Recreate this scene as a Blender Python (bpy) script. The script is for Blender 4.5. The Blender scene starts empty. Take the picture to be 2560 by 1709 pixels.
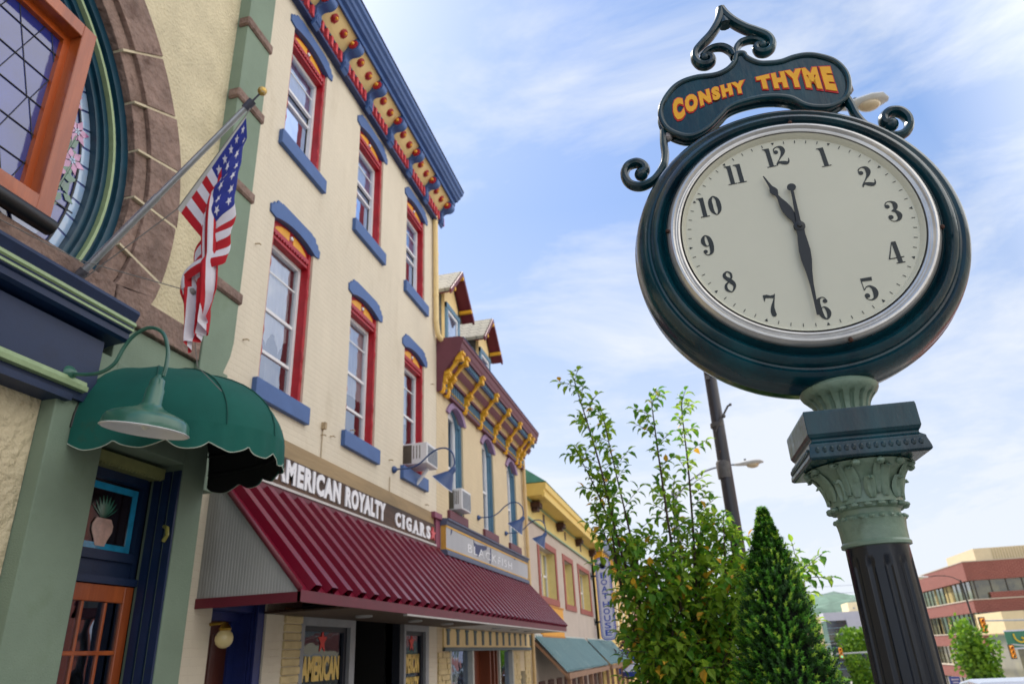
import bpy, bmesh, math, random
from mathutils import Vector, Matrix, Euler
random.seed(7)
C = bpy.context.scene.collection
PI = math.pi
def rad(a): return math.radians(a)
# ------------------------------------------------------------------ camera, sky, sun, exposure
EYE = 1.65
cd = bpy.data.cameras.new("camera"); cam = bpy.data.objects.new("camera", cd); C.objects.link(cam)
bpy.context.scene.camera = cam
cd.sensor_width = 36; cd.lens = 25.0; cd.clip_start = .05; cd.clip_end = 4000
_p, _r, _y = rad(23.84), rad(-2.87), rad(-12.9)
_F = Vector((math.sin(_y)*math.cos(_p), math.cos(_y)*math.cos(_p), math.sin(_p)))
_R = Vector((math.cos(_y), -math.sin(_y), 0)); _U = _R.cross(_F)
_R2 = math.cos(_r)*_R + math.sin(_r)*_U; _U2 = -math.sin(_r)*_R + math.cos(_r)*_U
cam.matrix_world = Matrix.Translation((0, 0, EYE)) @ Matrix((_R2, _U2, -_F)).transposed().to_4x4()
cd.dof.use_dof = True; cd.dof.focus_distance = 2.45; cd.dof.aperture_fstop = 4.0
sc = bpy.context.scene
sc.view_settings.view_transform = 'Standard'; sc.view_settings.look = 'None'
sc.view_settings.exposure = .52; sc.view_settings.gamma = 1
SUN_AZ, SUN_EL = rad(-38), rad(51.5)          # azimuth measured from the street direction (+y), towards +x
w = bpy.data.worlds.new("World"); sc.world = w; w.use_nodes = True
nt = w.node_tree; nd = nt.nodes; lk = nt.links; nd.clear()
def N(t, **k):
    n = nd.new(t)
    for a, b in k.items(): setattr(n, a, b)
    return n
sky = N('ShaderNodeTexSky', sky_type='NISHITA', sun_disc=False, sun_elevation=SUN_EL, sun_rotation=SUN_AZ)
sky.air_density = 1.0; sky.dust_density = 1.0; sky.ozone_density = 1.5
tc = N('ShaderNodeTexCoord'); mp = N('ShaderNodeMapping'); mp.inputs['Scale'].default_value = (1.0, 1.5, 3.2)
mp.inputs['Rotation'].default_value = (rad(20), rad(-35), rad(10))
lk.new(tc.outputs['Generated'], mp.inputs[0])
n1 = N('ShaderNodeTexNoise'); n1.inputs['Scale'].default_value = 1.9; n1.inputs['Detail'].default_value = 12; n1.inputs['Roughness'].default_value = .63; n1.inputs['Distortion'].default_value = .5
lk.new(mp.outputs[0], n1.inputs['Vector'])
cr = N('ShaderNodeValToRGB'); cr.color_ramp.elements[0].position = .43; cr.color_ramp.elements[1].position = .68
cr.color_ramp.elements[1].color = (.85, .85, .85, 1)
lk.new(n1.outputs['Fac'], cr.inputs[0])
sep = N('ShaderNodeSeparateXYZ'); lk.new(tc.outputs['Generated'], sep.inputs[0])
hz = N('ShaderNodeMapRange'); hz.inputs['From Min'].default_value = .56; hz.inputs['From Max'].default_value = .10
hz.inputs['To Min'].default_value = 0; hz.inputs['To Max'].default_value = .92; lk.new(sep.outputs['Z'], hz.inputs[0])
mx = N('ShaderNodeMath', operation='ADD', use_clamp=True); lk.new(cr.outputs[0], mx.inputs[0]); lk.new(hz.outputs[0], mx.inputs[1])
mul = N('ShaderNodeMath', operation='MULTIPLY'); lk.new(mx.outputs[0], mul.inputs[0]); mul.inputs[1].default_value = .92
mix = N('ShaderNodeMixRGB'); lk.new(mul.outputs[0], mix.inputs[0])
tint = N('ShaderNodeMixRGB', blend_type='MULTIPLY'); tint.inputs[0].default_value = 1; lk.new(sky.outputs[0], tint.inputs[1]); tint.inputs[2].default_value = (.50, .52, .62, 1)
lift = N('ShaderNodeMixRGB', blend_type='ADD'); lift.inputs[0].default_value = 1; lk.new(tint.outputs[0], lift.inputs[1]); lift.inputs[2].default_value = (1.6, 2.6, 4.5, 1)
lk.new(lift.outputs[0], mix.inputs[1]); mix.inputs[2].default_value = (7.4, 7.8, 8.4, 1)
# unseen bright cloud added across the street, right of camera, to light the facades
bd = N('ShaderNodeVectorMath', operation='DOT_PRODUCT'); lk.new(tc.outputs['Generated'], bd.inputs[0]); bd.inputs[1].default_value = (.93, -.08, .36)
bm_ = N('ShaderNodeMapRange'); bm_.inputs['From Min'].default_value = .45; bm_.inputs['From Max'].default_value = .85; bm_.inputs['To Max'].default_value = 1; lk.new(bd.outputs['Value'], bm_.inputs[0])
fill_cloud = N('ShaderNodeMixRGB'); lk.new(bm_.outputs[0], fill_cloud.inputs[0]); lk.new(mix.outputs[0], fill_cloud.inputs[1]); fill_cloud.inputs[2].default_value = (16.5, 16, 15.4, 1)
bg = N('ShaderNodeBackground'); bg.inputs['Strength'].default_value = .085; lk.new(fill_cloud.outputs[0], bg.inputs[0])
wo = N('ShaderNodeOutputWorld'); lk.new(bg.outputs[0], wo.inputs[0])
sd = bpy.data.lights.new("sun", 'SUN'); sd.energy = 4.8; sd.angle = rad(.5); sd.color = (1, .93, .82)
so = bpy.data.objects.new("sun", sd); C.objects.link(so)
_s = Vector((math.sin(SUN_AZ)*math.cos(SUN_EL), math.cos(SUN_AZ)*math.cos(SUN_EL), math.sin(SUN_EL)))
so.rotation_euler = _s.to_track_quat('Z', 'Y').to_euler(); so.location = (0, 0, 40)
# ------------------------------------------------------------------ materials
def lin(c):
    return tuple(((v/255)/12.92 if v/255 <= .04045 else ((v/255+.055)/1.055)**2.4) for v in c)+(1,)
MATS = {}
def mat(name, rgb, rough=.6, var=.12, vscale=3., bump=0., bscale=40., metal=0., spec=.5, coat=0., brick=None, stain=None, streak=0, rot=None, vcol2=None, trans=0., bd=.02):
    if name in MATS: return MATS[name]
    m = bpy.data.materials.new(name); m.use_nodes = True; t = m.node_tree; n = t.nodes; l = t.links
    b = n['Principled BSDF']; b.inputs['Roughness'].default_value = rough; b.inputs['Metallic'].default_value = metal
    b.inputs['Specular IOR Level'].default_value = spec; b.inputs['Coat Weight'].default_value = coat; b.inputs['Coat Roughness'].default_value = .08
    tcn = n.new('ShaderNodeTexCoord'); mpn = n.new('ShaderNodeMapping'); l.new(tcn.outputs['Object'], mpn.inputs[0])
    if rot: mpn.inputs['Rotation'].default_value = rot
    if streak: mpn.inputs['Scale'].default_value = (1, 1, 1/streak) if streak > 0 else (1, -1/streak, 1)
    c = lin(rgb)
    nz = n.new('ShaderNodeTexNoise'); nz.inputs['Scale'].default_value = vscale; nz.inputs['Detail'].default_value = 7; nz.inputs['Roughness'].default_value = .65
    l.new(mpn.outputs[0], nz.inputs['Vector'])
    r = n.new('ShaderNodeValToRGB'); r.color_ramp.elements[0].position = .3; r.color_ramp.elements[1].position = .7
    lo = tuple(v*(1-var) for v in c[:3])+(1,); hi = tuple(min(1, v*(1+var)) for v in c[:3])+(1,)
    if vcol2: hi = lin(vcol2)
    r.color_ramp.elements[0].color = lo; r.color_ramp.elements[1].color = hi; l.new(nz.outputs['Fac'], r.inputs[0])
    col = r.outputs[0]
    if stain:   # (rgb, scale, threshold, width, amount): dirt, chips or rust with a shape of their own
        s2 = n.new('ShaderNodeTexNoise'); s2.inputs['Scale'].default_value = stain[1]; s2.inputs['Detail'].default_value = 8; s2.inputs['Roughness'].default_value = .7
        l.new(mpn.outputs[0], s2.inputs['Vector'])
        rr = n.new('ShaderNodeMapRange'); rr.inputs['From Min'].default_value = stain[2]; rr.inputs['From Max'].default_value = stain[2]+stain[3]; rr.inputs['To Max'].default_value = stain[4]
        l.new(s2.outputs['Fac'], rr.inputs[0])
        mm = n.new('ShaderNodeMixRGB'); l.new(rr.outputs[0], mm.inputs[0]); l.new(col, mm.inputs[1]); mm.inputs[2].default_value = lin(stain[0]); col = mm.outputs[0]
    h = None
    if brick:   # (width, height, mortar, mortar rgb or None, depth)
        sx = n.new('ShaderNodeSeparateXYZ'); l.new(tcn.outputs['Object'], sx.inputs[0])
        ad = n.new('ShaderNodeMath'); ad.operation = 'ADD'; l.new(sx.outputs[0], ad.inputs[0]); l.new(sx.outputs[1], ad.inputs[1])
        cb = n.new('ShaderNodeCombineXYZ'); l.new(ad.outputs[0], cb.inputs[0]); l.new(sx.outputs[2], cb.inputs[1])
        bt = n.new('ShaderNodeTexBrick'); l.new(cb.outputs[0], bt.inputs['Vector'])
        bt.inputs['Scale'].default_value = 1; bt.inputs['Brick Width'].default_value = brick[0]; bt.inputs['Row Height'].default_value = brick[1]
        bt.inputs['Mortar Size'].default_value = brick[2]; bt.inputs['Mortar Smooth'].default_value = .3
        bt.inputs['Color1'].default_value = (1, 1, 1, 1); bt.inputs['Color2'].default_value = (.86, .86, .86, 1); bt.inputs['Mortar'].default_value = (.9, .9, .9, 1)
        mm = n.new('ShaderNodeMixRGB'); mm.blend_type = 'MULTIPLY'; mm.inputs[0].default_value = 1 if brick[3] else .14; l.new(col, mm.inputs[1]); l.new(bt.outputs['Color'], mm.inputs[2]); col = mm.outputs[0]
        if brick[3]:
            m2 = n.new('ShaderNodeMixRGB'); l.new(bt.outputs['Fac'], m2.inputs[0]); l.new(col, m2.inputs[1]); m2.inputs[2].default_value = lin(brick[3]); col = m2.outputs[0]
        bb = n.new('ShaderNodeBump'); bb.invert = True; bb.inputs['Strength'].default_value = brick[4]; bb.inputs['Distance'].default_value = .008
        l.new(bt.outputs['Fac'], bb.inputs['Height']); h = bb.outputs[0]
    if bump:
        bn = n.new('ShaderNodeTexNoise'); bn.inputs['Scale'].default_value = bscale; bn.inputs['Detail'].default_value = 6; l.new(mpn.outputs[0], bn.inputs['Vector'])
        bb = n.new('ShaderNodeBump'); bb.inputs['Strength'].default_value = bump; bb.inputs['Distance'].default_value = bd; l.new(bn.outputs['Fac'], bb.inputs['Height'])
        if h: l.new(h, bb.inputs['Normal'])
        h = bb.outputs[0]
    if h: l.new(h, b.inputs['Normal'])
    l.new(col, b.inputs['Base Color'])
    if trans:
        tr = n.new('ShaderNodeBsdfTranslucent'); l.new(col, tr.inputs[0]); ms = n.new('ShaderNodeMixShader'); ms.inputs[0].default_value = trans
        l.new(b.outputs[0], ms.inputs[1]); l.new(tr.outputs[0], ms.inputs[2]); l.new(ms.outputs[0], n['Material Output'].inputs[0])
    MATS[name] = m; return m
def glassmat(name, base=.25, tint=(200, 215, 240), rough=.02):
    m = bpy.data.materials.new(name); m.use_nodes = True; t = m.node_tree; n = t.nodes; l = t.links; n.clear()
    o = n.new('ShaderNodeOutputMaterial'); tr = n.new('ShaderNodeBsdfTransparent'); tr.inputs[0].default_value = (.97, .98, .98, 1)
    g = n.new('ShaderNodeBsdfGlossy'); g.inputs['Color'].default_value = lin(tint); g.inputs['Roughness'].default_value = rough
    tcn = n.new('ShaderNodeTexCoord'); nz = n.new('ShaderNodeTexNoise'); nz.inputs['Scale'].default_value = 2.2; l.new(tcn.outputs['Object'], nz.inputs['Vector'])
    bb = n.new('ShaderNodeBump'); bb.inputs['Strength'].default_value = .12; bb.inputs['Distance'].default_value = .05; l.new(nz.outputs['Fac'], bb.inputs['Height']); l.new(bb.outputs[0], g.inputs['Normal'])
    lw = n.new('ShaderNodeFresnel'); lw.inputs[0].default_value = 1.5
    mr = n.new('ShaderNodeMapRange'); mr.inputs['To Min'].default_value = base; mr.inputs['To Max'].default_value = 1; l.new(lw.outputs[0], mr.inputs[0])
    ms = n.new('ShaderNodeMixShader'); l.new(mr.outputs[0], ms.inputs[0]); l.new(tr.outputs[0], ms.inputs[1]); l.new(g.outputs[0], ms.inputs[2]); l.new(ms.outputs[0], o.inputs[0])
    MATS[name] = m; return m
# ------------------------------------------------------------------ mesh builder and naming helpers
def cr_spline(P, n=8, closed=False):
    P = [Vector(p) for p in P]; out = []; L = len(P)
    rng = range(L if closed else L-1)
    for i in rng:
        g = (lambda k: P[k % L]) if closed else (lambda k: P[max(0, min(L-1, k))])
        a, b, c, d = g(i-1), g(i), g(i+1), g(i+2)
        for k in range(n):
            t = k/n; out.append(.5*((2*b)+(c-a)*t+(2*a-5*b+4*c-d)*t*t+(3*b-a-3*c+d)*t**3))
    if not closed: out.append(P[-1])
    return out
class MB:
    def __init__(s): s.v = []; s.f = []; s.m = []; s.mi = 0; s.sm = []; s.smooth = False
    def add(s, vs, fs):
        o = len(s.v); s.v += [Vector(p) for p in vs]
        for f in fs: s.f.append([i+o for i in f]); s.m.append(s.mi); s.sm.append(s.smooth)
        return s
    def box(s, x0, x1, y0, y1, z0, z1):
        return s.add([(x0,y0,z0),(x1,y0,z0),(x1,y1,z0),(x0,y1,z0),(x0,y0,z1),(x1,y0,z1),(x1,y1,z1),(x0,y1,z1)],
              [(0,3,2,1),(4,5,6,7),(0,1,5,4),(1,2,6,5),(2,3,7,6),(3,0,4,7)])
    def bbox(s, x0, x1, y0, y1, z0, z1, b=.01):   # box with chamfered edges
        bm = bmesh.new(); bmesh.ops.create_cube(bm, size=1)
        for v in bm.verts: v.co = Vector(((x0+x1)/2+v.co.x*(x1-x0), (y0+y1)/2+v.co.y*(y1-y0), (z0+z1)/2+v.co.z*(z1-z0)))
        bmesh.ops.bevel(bm, geom=bm.edges[:], offset=b, segments=1, affect='EDGES'); return s.frombm(bm)
    def frombm(s, bm, M=None):
        bm.verts.index_update(); vs = [(M @ v.co if M else v.co.copy()) for v in bm.verts]; fs = [[v.index for v in f.verts] for f in bm.faces]; bm.free(); return s.add(vs, fs)
    def prism(s, poly, d0, d1, ax='x'):   # poly of 2D points; ax x: (y,z), ax y: (x,z), ax z: (x,y)
        def P(p, d): return (d, p[0], p[1]) if ax == 'x' else ((p[0], d, p[1]) if ax == 'y' else (p[0], p[1], d))
        k = len(poly); vs = [P(p, d0) for p in poly]+[P(p, d1) for p in poly]
        return s.add(vs, [list(range(k))[::-1], list(range(k, 2*k))]+[(i, (i+1) % k, k+(i+1) % k, k+i) for i in range(k)])
    def hull2(s, A, B, closed=True):      # loft between two equal loops, with caps
        k = len(A); return s.add(list(A)+list(B), [list(range(k))[::-1], list(range(k, 2*k))]+[(i, (i+1) % k, k+(i+1) % k, k+i) for i in range(k)])
    def tube(s, path, r, n=8, caps=True, flat=1., up=None):
        P = [Vector(p) for p in path]; k = len(P); R = r if isinstance(r, (list, tuple)) else [r]*k
        vs = []; prev = Vector(up) if up else None
        for i, p in enumerate(P):
            t = (P[min(k-1, i+1)]-P[max(0, i-1)])
            if t.length < 1e-9: t = Vector((0, 0, 1))
            t.normalize()
            if prev is None: prev = Vector((0, 0, 1)) if abs(t.z) < .9 else Vector((1, 0, 0))
            u = (prev-t*prev.dot(t)); u = u.normalized() if u.length > 1e-6 else t.orthogonal().normalized()
            q = t.cross(u)
            if not up: prev = u
            for j in range(n):
                a = 2*PI*j/n; vs.append(p+(u*math.cos(a)*flat+q*math.sin(a))*R[i])
        fs = [(i*n+j, i*n+(j+1) % n, (i+1)*n+(j+1) % n, (i+1)*n+j) for i in range(k-1) for j in range(n)]
        if caps: fs += [list(range(n))[::-1], list(range((k-1)*n, k*n))]
        sv = s.smooth; s.smooth = True; s.add(vs, fs); s.smooth = sv; return s
    def lathe(s, prof, O=(0,0,0), ax=(0,0,1), n=24, mod=None, caps=True, a0=0, a1=2*PI):  # prof of (r, h)
        O = Vector(O); A = Vector(ax).normalized(); u = A.orthogonal().normalized() if abs(A.z) < .99 else Vector((1, 0, 0)); q = A.cross(u)
        full = abs(a1-a0-2*PI) < 1e-6; m = n if full else n+1; vs = []
        for (r, h) in prof:
            for j in range(m):
                a = a0+(a1-a0)*j/n; rr = r*(mod(a, h) if mod else 1); vs.append(O+A*h+(u*math.cos(a)+q*math.sin(a))*rr)
        k = len(prof); fs = []
        for i in range(k-1):
            for j in range(n): fs.append((i*m+j, i*m+(j+1) % m, (i+1)*m+(j+1) % m, (i+1)*m+j))
        if caps and full:
            if prof[0][0] > 1e-4: fs.append(list(range(m))[::-1])
            if prof[-1][0] > 1e-4: fs.append(list(range((k-1)*m, k*m)))
        sv = s.smooth; s.smooth = True; s.add(vs, fs); s.smooth = sv; return s
    def ball(s, c, r, n=12, sc=(1,1,1)):
        bm = bmesh.new(); bmesh.ops.create_uvsphere(bm, u_segments=n, v_segments=max(4, n//2+1), radius=r)
        for v in bm.verts: v.co = Vector((v.co.x*sc[0], v.co.y*sc[1], v.co.z*sc[2]))+Vector(c)
        sv = s.smooth; s.smooth = True; s.frombm(bm); s.smooth = sv; return s
    def quad(s, a, b, c, d): return s.add([a, b, c, d], [(0, 1, 2, 3)])
    def xform(s, M): s.v = [M @ p for p in s.v]; return s
    def build(s, name, mats, parent=None, local=False, loc=(0,0,0), recalc=True, bevel=0, angle=35):
        me = bpy.data.meshes.new(name); off = Vector((0, 0, 0))
        if parent is not None and not local: off = wloc(parent)
        if parent is None and not local: off = Vector((0, 0, 0))
        me.from_pydata([tuple(p-off) for p in s.v], [], s.f)
        if not isinstance(mats, (list, tuple)): mats = [mats]
        for m in mats: me.materials.append(m)
        for i, p in enumerate(me.polygons): p.material_index = min(s.m[i], len(mats)-1); p.use_smooth = s.sm[i]
        if recalc:
            bm = bmesh.new(); bm.from_mesh(me); bmesh.ops.remove_doubles(bm, verts=bm.verts, dist=1e-5); bmesh.ops.recalc_face_normals(bm, faces=bm.faces)
            for e in bm.edges:
                if len(e.link_faces) == 2 and e.calc_face_angle(0) > rad(angle): e.smooth = False
            bm.to_mesh(me); bm.free()
        o = bpy.data.objects.new(name, me); C.objects.link(o); o.location = loc
        if parent is not None: o.parent = parent
        if bevel:
            b = o.modifiers.new('bevel', 'BEVEL'); b.width = bevel; b.segments = 2; b.limit_method = 'ANGLE'; b.angle_limit = rad(40)
        return o
def build_each(s, name, mats, parent, **k):   # every loose piece becomes an object of its own
    par = list(range(len(s.v)))
    def find(a):
        while par[a] != a: par[a] = par[par[a]]; a = par[a]
        return a
    for f in s.f:
        r = find(f[0])
        for i in f[1:]: par[find(i)] = r
    groups = {}
    for i, f in enumerate(s.f): groups.setdefault(find(f[0]), []).append(i)
    out = []
    for g in groups.values():
        b = MB(); idx = {}
        for i in g:
            for v in s.f[i]:
                if v not in idx: idx[v] = len(b.v); b.v.append(s.v[v])
            b.f.append([idx[v] for v in s.f[i]]); b.m.append(s.m[i]); b.sm.append(s.sm[i])
        out.append(b.build(name, mats, parent, **k))
    return out
MB.build_each = build_each
def wloc(o):
    v = Vector((0, 0, 0))
    while o is not None: v += o.location; o = o.parent
    return v
def tag(o, label, cat, group=None):
    o['label'] = label; o['category'] = cat
    if group: o['group'] = group
    return o
def thing(name, label, cat, loc=(0,0,0), group=None):
    o = bpy.data.objects.new(name, None); C.objects.link(o); o.location = loc; o.empty_display_size = .2
    return tag(o, label, cat, group)
def struct(o): o['kind'] = 'structure'; return o
def inst(src, name, parent, loc):      # another object on the same mesh, for repeated parts
    o = src.copy(); C.objects.link(o); o.name = name; o.parent = parent; o.location = loc; return o
def copy_tree(o, parent=None):
    c = o.copy(); C.objects.link(c); c.parent = parent
    for ch in [x for x in bpy.data.objects if x.parent == o]: copy_tree(ch, c)
    return c
def text_bm(txt, size=1., offset=0., spacing=1., res=3):
    cu = bpy.data.curves.new('lettering', 'FONT'); cu.body = txt; cu.size = size; cu.offset = offset; cu.space_character = spacing
    cu.align_x = 'CENTER'; cu.align_y = 'BOTTOM_BASELINE'; cu.resolution_u = res; cu.extrude = .01
    o = bpy.data.objects.new('lettering', cu); C.objects.link(o)
    bpy.context.view_layer.update(); dg = bpy.context.evaluated_depsgraph_get(); me = bpy.data.meshes.new_from_object(o.evaluated_get(dg))
    bm = bmesh.new(); bm.from_mesh(me); bpy.data.objects.remove(o); bpy.data.curves.remove(cu); bpy.data.meshes.remove(me); return bm
def put_text(mb, txt, fn, size=1., offset=0., spacing=1., box=None):   # fn maps (u in 0..1, v in 0..1, depth 0..1) to a point
    bm = text_bm(txt, size, offset, spacing)
    xs = [v.co.x for v in bm.verts]; ys = [v.co.y for v in bm.verts]; zs = [v.co.z for v in bm.verts]
    x0, x1, y0, y1, z0, z1 = min(xs), max(xs), min(ys), max(ys), min(zs), max(zs)
    if box: x0, x1, y0, y1 = box
    for v in bm.verts: v.co = Vector(fn((v.co.x-x0)/(x1-x0), (v.co.y-y0)/(y1-y0), (v.co.z-z0)/(z1-z0)))
    mb.frombm(bm); return (x0, x1, y0, y1)
def star_pts(r, n=5, k=.42, a0=PI/2):
    return [((r if i % 2 == 0 else r*k)*math.cos(a0+PI*i/n), (r if i % 2 == 0 else r*k)*math.sin(a0+PI*i/n)) for i in range(2*n)]
def wall_x(mb, x, y0, y1, z0, z1, ops, depth=.2):
    """facade sheet in the plane x with openings (ya, yb, za, zb, rise): arched top of that rise below zb, plus the reveals"""
    ys = sorted({y0, y1}|{o[0] for o in ops}|{o[1] for o in ops}); zs = sorted({z0, z1}|{o[2] for o in ops}|{o[3] for o in ops})
    for a, b in zip(ys, ys[1:]):
        for c, d in zip(zs, zs[1:]):
            ym, zm = (a+b)/2, (c+d)/2
            if any(o[0] < ym < o[1] and o[2] < zm < o[3] for o in ops): continue
            mb.quad((x, a, c), (x, b, c), (x, b, d), (x, a, d))
    for (ya, yb, za, zb, rise) in ops:
        arc = [(yb, zb)] if rise <= 0 else []
        if rise > 0:
            n = 16; hw = (yb-ya)/2; yc = (ya+yb)/2
            if rise >= hw*.98: f = lambda t: (yc+hw*math.cos(t), zb-rise+rise*math.sin(t)); arc = [f(PI*i/n) for i in range(n+1)]
            else:
                R = (hw*hw+rise*rise)/(2*rise); th = math.asin(hw/R); arc = [(yc+R*math.sin(th-2*th*i/n), zb-R+R*math.cos(th-2*th*i/n)) for i in range(n+1)]
            for p, q in zip(arc, arc[1:]): mb.quad((x, p[0], p[1]), (x, p[0], zb), (x, q[0], zb), (x, q[0], q[1]))
        loop = [(ya, za), (yb, za)]+(arc if rise > 0 else [(yb, zb), (ya, zb)])
        for p, q in zip(loop, loop[1:]+loop[:1]): mb.quad((x, *p), (x, *q), (x-depth, *q), (x-depth, *p))
    return mb
def arch_pts(yc, hw, zs, rise, n=14):      # points from right spring to left spring
    if rise >= hw*.98: return [(yc+hw*math.cos(PI*i/n), zs+rise*math.sin(PI*i/n)) for i in range(n+1)]
    R = (hw*hw+rise*rise)/(2*rise); th = math.asin(hw/R)
    return [(yc+R*math.sin(th-2*th*i/n), zs+rise-R+R*math.cos(th-2*th*i/n)) for i in range(n+1)]
# ------------------------------------------------------------------ palette
stucco = mat('stucco', (206,195,164), .9, .14, 2.2, 1., 30, bd=.024, stain=((150,140,100), 1.2, .56, .2, .35))
stucco_low = mat('rough_stucco', (214,200,168), .9, .12, 3, 1., 15, bd=.05, stain=((165,140,100), 9, .60, .1, .4))
stone = mat('brownstone', (134,112,102), .9, .3, 4, 1., 11, bd=.05, stain=((88,66,58), 3, .53, .10, .7))
mortar = mat('mortar', (200,188,160), .9, .1, 9, .4, 60)
sage = mat('sage_paint', (120,138,120), .75, .10, 1.6, .25, 90, stain=((98,116,84), 2.2, .55, .2, .4))
navy = mat('navy_paint', (12,38,76), .5, .25, 4, .06, 60, stain=((12,28,52), 4, .5, .2, .6))
teal = mat('teal_paint', (16,62,82), .35, .25, 5, .05, 60)
celery = mat('celery_paint', (150,172,130), .5, .12, 12)
oak = mat('varnished_wood', (160,74,34), .35, .35, 5, .12, 60, streak=9, coat=.4, vcol2=(186,98,50))
oak_dark = mat('dark_wood', (84,34,14), .4, .35, 6, .1, 60, streak=8, coat=.3)
black = mat('black_metal', (14,16,20), .4, .2, 9)
dark = mat('dark_interior', (16,17,20), .8, .3, 2)
dark2 = mat('dim_interior', (34,33,34), .8, .4, 1.5)
cream = mat('cream_painted_brick', (216,206,186), .72, .07, 1.1, .3, 50, brick=(.215, .074, .007, None, .5), stain=((186,172,146), 1.3, .55, .16, .45), streak=3)
cream_plain = mat('cream_paint', (232,206,150), .6, .07, 5)
buff = mat('buff_painted_brick', (212,194,160), .75, .06, 1.3, .25, 60, brick=(.215, .074, .007, None, .7), stain=((186,160,116), 1.5, .57, .14, .35))
blue = mat('slate_blue_paint', (64,96,152), .5, .10, 4, .06, 80)
blue_dark = mat('deep_blue_paint', (42,58,104), .5, .2, 6)
red = mat('crimson_paint', (166,22,36), .42, .2, 7, .08, 60)
coral = mat('coral_paint', (206,72,82), .5, .1, 8)
gold = mat('gold_paint', (226,160,32), .45, .15, 8)
white = mat('white_paint', (226,228,232), .5, .05, 6)
curt = mat('lace_curtain', (232,236,246), .9, .12, 4, .5, 14, streak=6, trans=.2)
glass = glassmat('window_glass', .36, (226,232,244))
glass_dk = glassmat('shop_glass', .16)
maroon = mat('maroon_metal', (112,0,34), .34, .14, 3, .02, 20, spec=.4, coat=.08, stain=((78,2,26), 3, .5, .3, .5))
maroon_dk = mat('maroon_trim', (100,22,40), .5, .15, 4)
plum = mat('plum_paint', (104,54,66), .6, .12, 4)
lilac = mat('lilac_paint', (138,112,148), .6, .12, 6)
mustard = mat('mustard_paint', (222,168,40), .55, .12, 8)
steelblue = mat('steel_blue_paint', (86,124,150), .5, .12, 5)
grey_clad = mat('grey_cladding', (168,168,166), .55, .10, 3, stain=((122,122,120), 2, .5, .2, .5), streak=5)
wood_sign = mat('stained_board', (58,40,30), .65, .45, 3.5, .3, 40, streak=-9, vcol2=(98,70,52))
wood_raw = mat('weathered_board', (160,140,108), .8, .3, 4, .3, 40, streak=-9, vcol2=(176,150,112))
awn_green = mat('green_canvas', (6,92,82), .85, .14, 2.2, .25, 160, stain=((60,70,50), 3.4, .62, .1, .35), trans=.12)
awn_black = mat('awning_lining', (10,14,14), .9, .2, 6)
lampgreen = mat('green_enamel', (52,104,88), .3, .15, 5, coat=.4, stain=((110,140,120), 9, .62, .1, .5))
lampblue = mat('blue_enamel', (52,78,126), .4, .12, 5)
alum = mat('brushed_aluminium', (176,180,184), .35, .15, 9, .08, 60, metal=.8, streak=9)
silver = mat('bezel_silver', (206,204,200), .30, .12, 12, .05, 40, metal=.75, stain=((140,110,80), 14, .66, .08, .5))
steel = mat('galvanised_steel', (150,154,158), .5, .12, 7, metal=.5)
clockgreen = mat('clock_green_paint', (2,40,54), .22, .5, 7, .12, 34, spec=.45, coat=.3, vcol2=(3,68,78), stain=((2,26,50), 3, .52, .2, .7), streak=3)
clockblack = mat('post_paint', (5,18,32), .26, .4, 8, .12, 40, spec=.35, coat=.2, stain=((96,172,160), 7.5, .70, .02, .8), streak=6)
verdi = mat('verdigris_paint', (118,140,120), .45, .18, 9, .18, 50, coat=.25, stain=((74,92,70), 10, .56, .1, .6))
dialm = mat('dial_enamel', (212,210,190), .5, .03, 3, stain=((204,192,150), 2.4, .58, .25, .35))
ink = mat('dial_ink', (30,38,38), .5, .1, 5)
handm = mat('hand_black', (22,28,32), .4, .1, 5)
yellow = mat('letter_yellow', (246,176,10), .5, .06, 20)
redln = mat('letter_red', (214,48,52), .5, .06, 20)
chip = mat('bare_weld', (170,160,156), .6, .25, 30, .4, 60)
concrete = mat('concrete', (150,146,138), .9, .15, 1.2, .3, 30, stain=((110,106,100), 1.5, .55, .2, .4))
asphalt = mat('asphalt', (92,92,92), .95, .2, 1.5, .3, 80)
kerbm = mat('kerb_stone', (160,156,148), .9, .15, 3, .3, 30)
roadw = mat('road_marking', (206,204,196), .8, .1, 6)
patina = mat('copper_patina', (80,142,124), .7, .15, 4)
slate = mat('slate_shingle', (146,140,124), .85, .18, 5, .2, 30, brick=(.28, .16, .012, (90,84,76), .9))
brickred = mat('red_brick', (136,76,66), .85, .12, .5, brick=(.6, .2, .02, (168,120,108), .3))
bark = mat('bark', (72,56,48), .9, .3, 12, .6, 30, streak=4)
poleM = mat('painted_pole', (40,38,48), .4, .2, 5, coat=.3, stain=((196,128,84), 5.5, .66, .03, .8), streak=2)
# ------------------------------------------------------------------ ground: the street falls away downhill beyond the first shops
def gz(y): return 0. if y < 6 else (-.05*(y-6) if y < 110 else -5.2)
YS = [-60, -20, 0, 6, 20, 40, 60, 80, 110, 150, 400, 2500]
def strip(name, m, x0, x1, dz, ys=YS, th=None):
    b = MB()
    for a, c in zip(ys, ys[1:]):
        b.quad((x0, a, gz(a)+dz), (x1, a, gz(a)+dz), (x1, c, gz(c)+dz), (x0, c, gz(c)+dz))
        if th: b.quad((x1, a, gz(a)+dz), (x1, a, gz(a)+dz-th), (x1, c, gz(c)+dz-th), (x1, c, gz(c)+dz)); b.quad((x0, a, gz(a)+dz), (x0, a, gz(a)+dz-th), (x0, c, gz(c)+dz-th), (x0, c, gz(c)+dz))
    return struct(b.build(name, m))
strip('ground', concrete, -1500, 1500, -.16)
strip('road', asphalt, 1.5, 11.5, -.15)
strip('pavement', concrete, -9, 1.30, 0, YS[:9], .14)
strip('kerb', kerbm, 1.302, 1.48, .002, YS[:9], .15)
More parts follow.
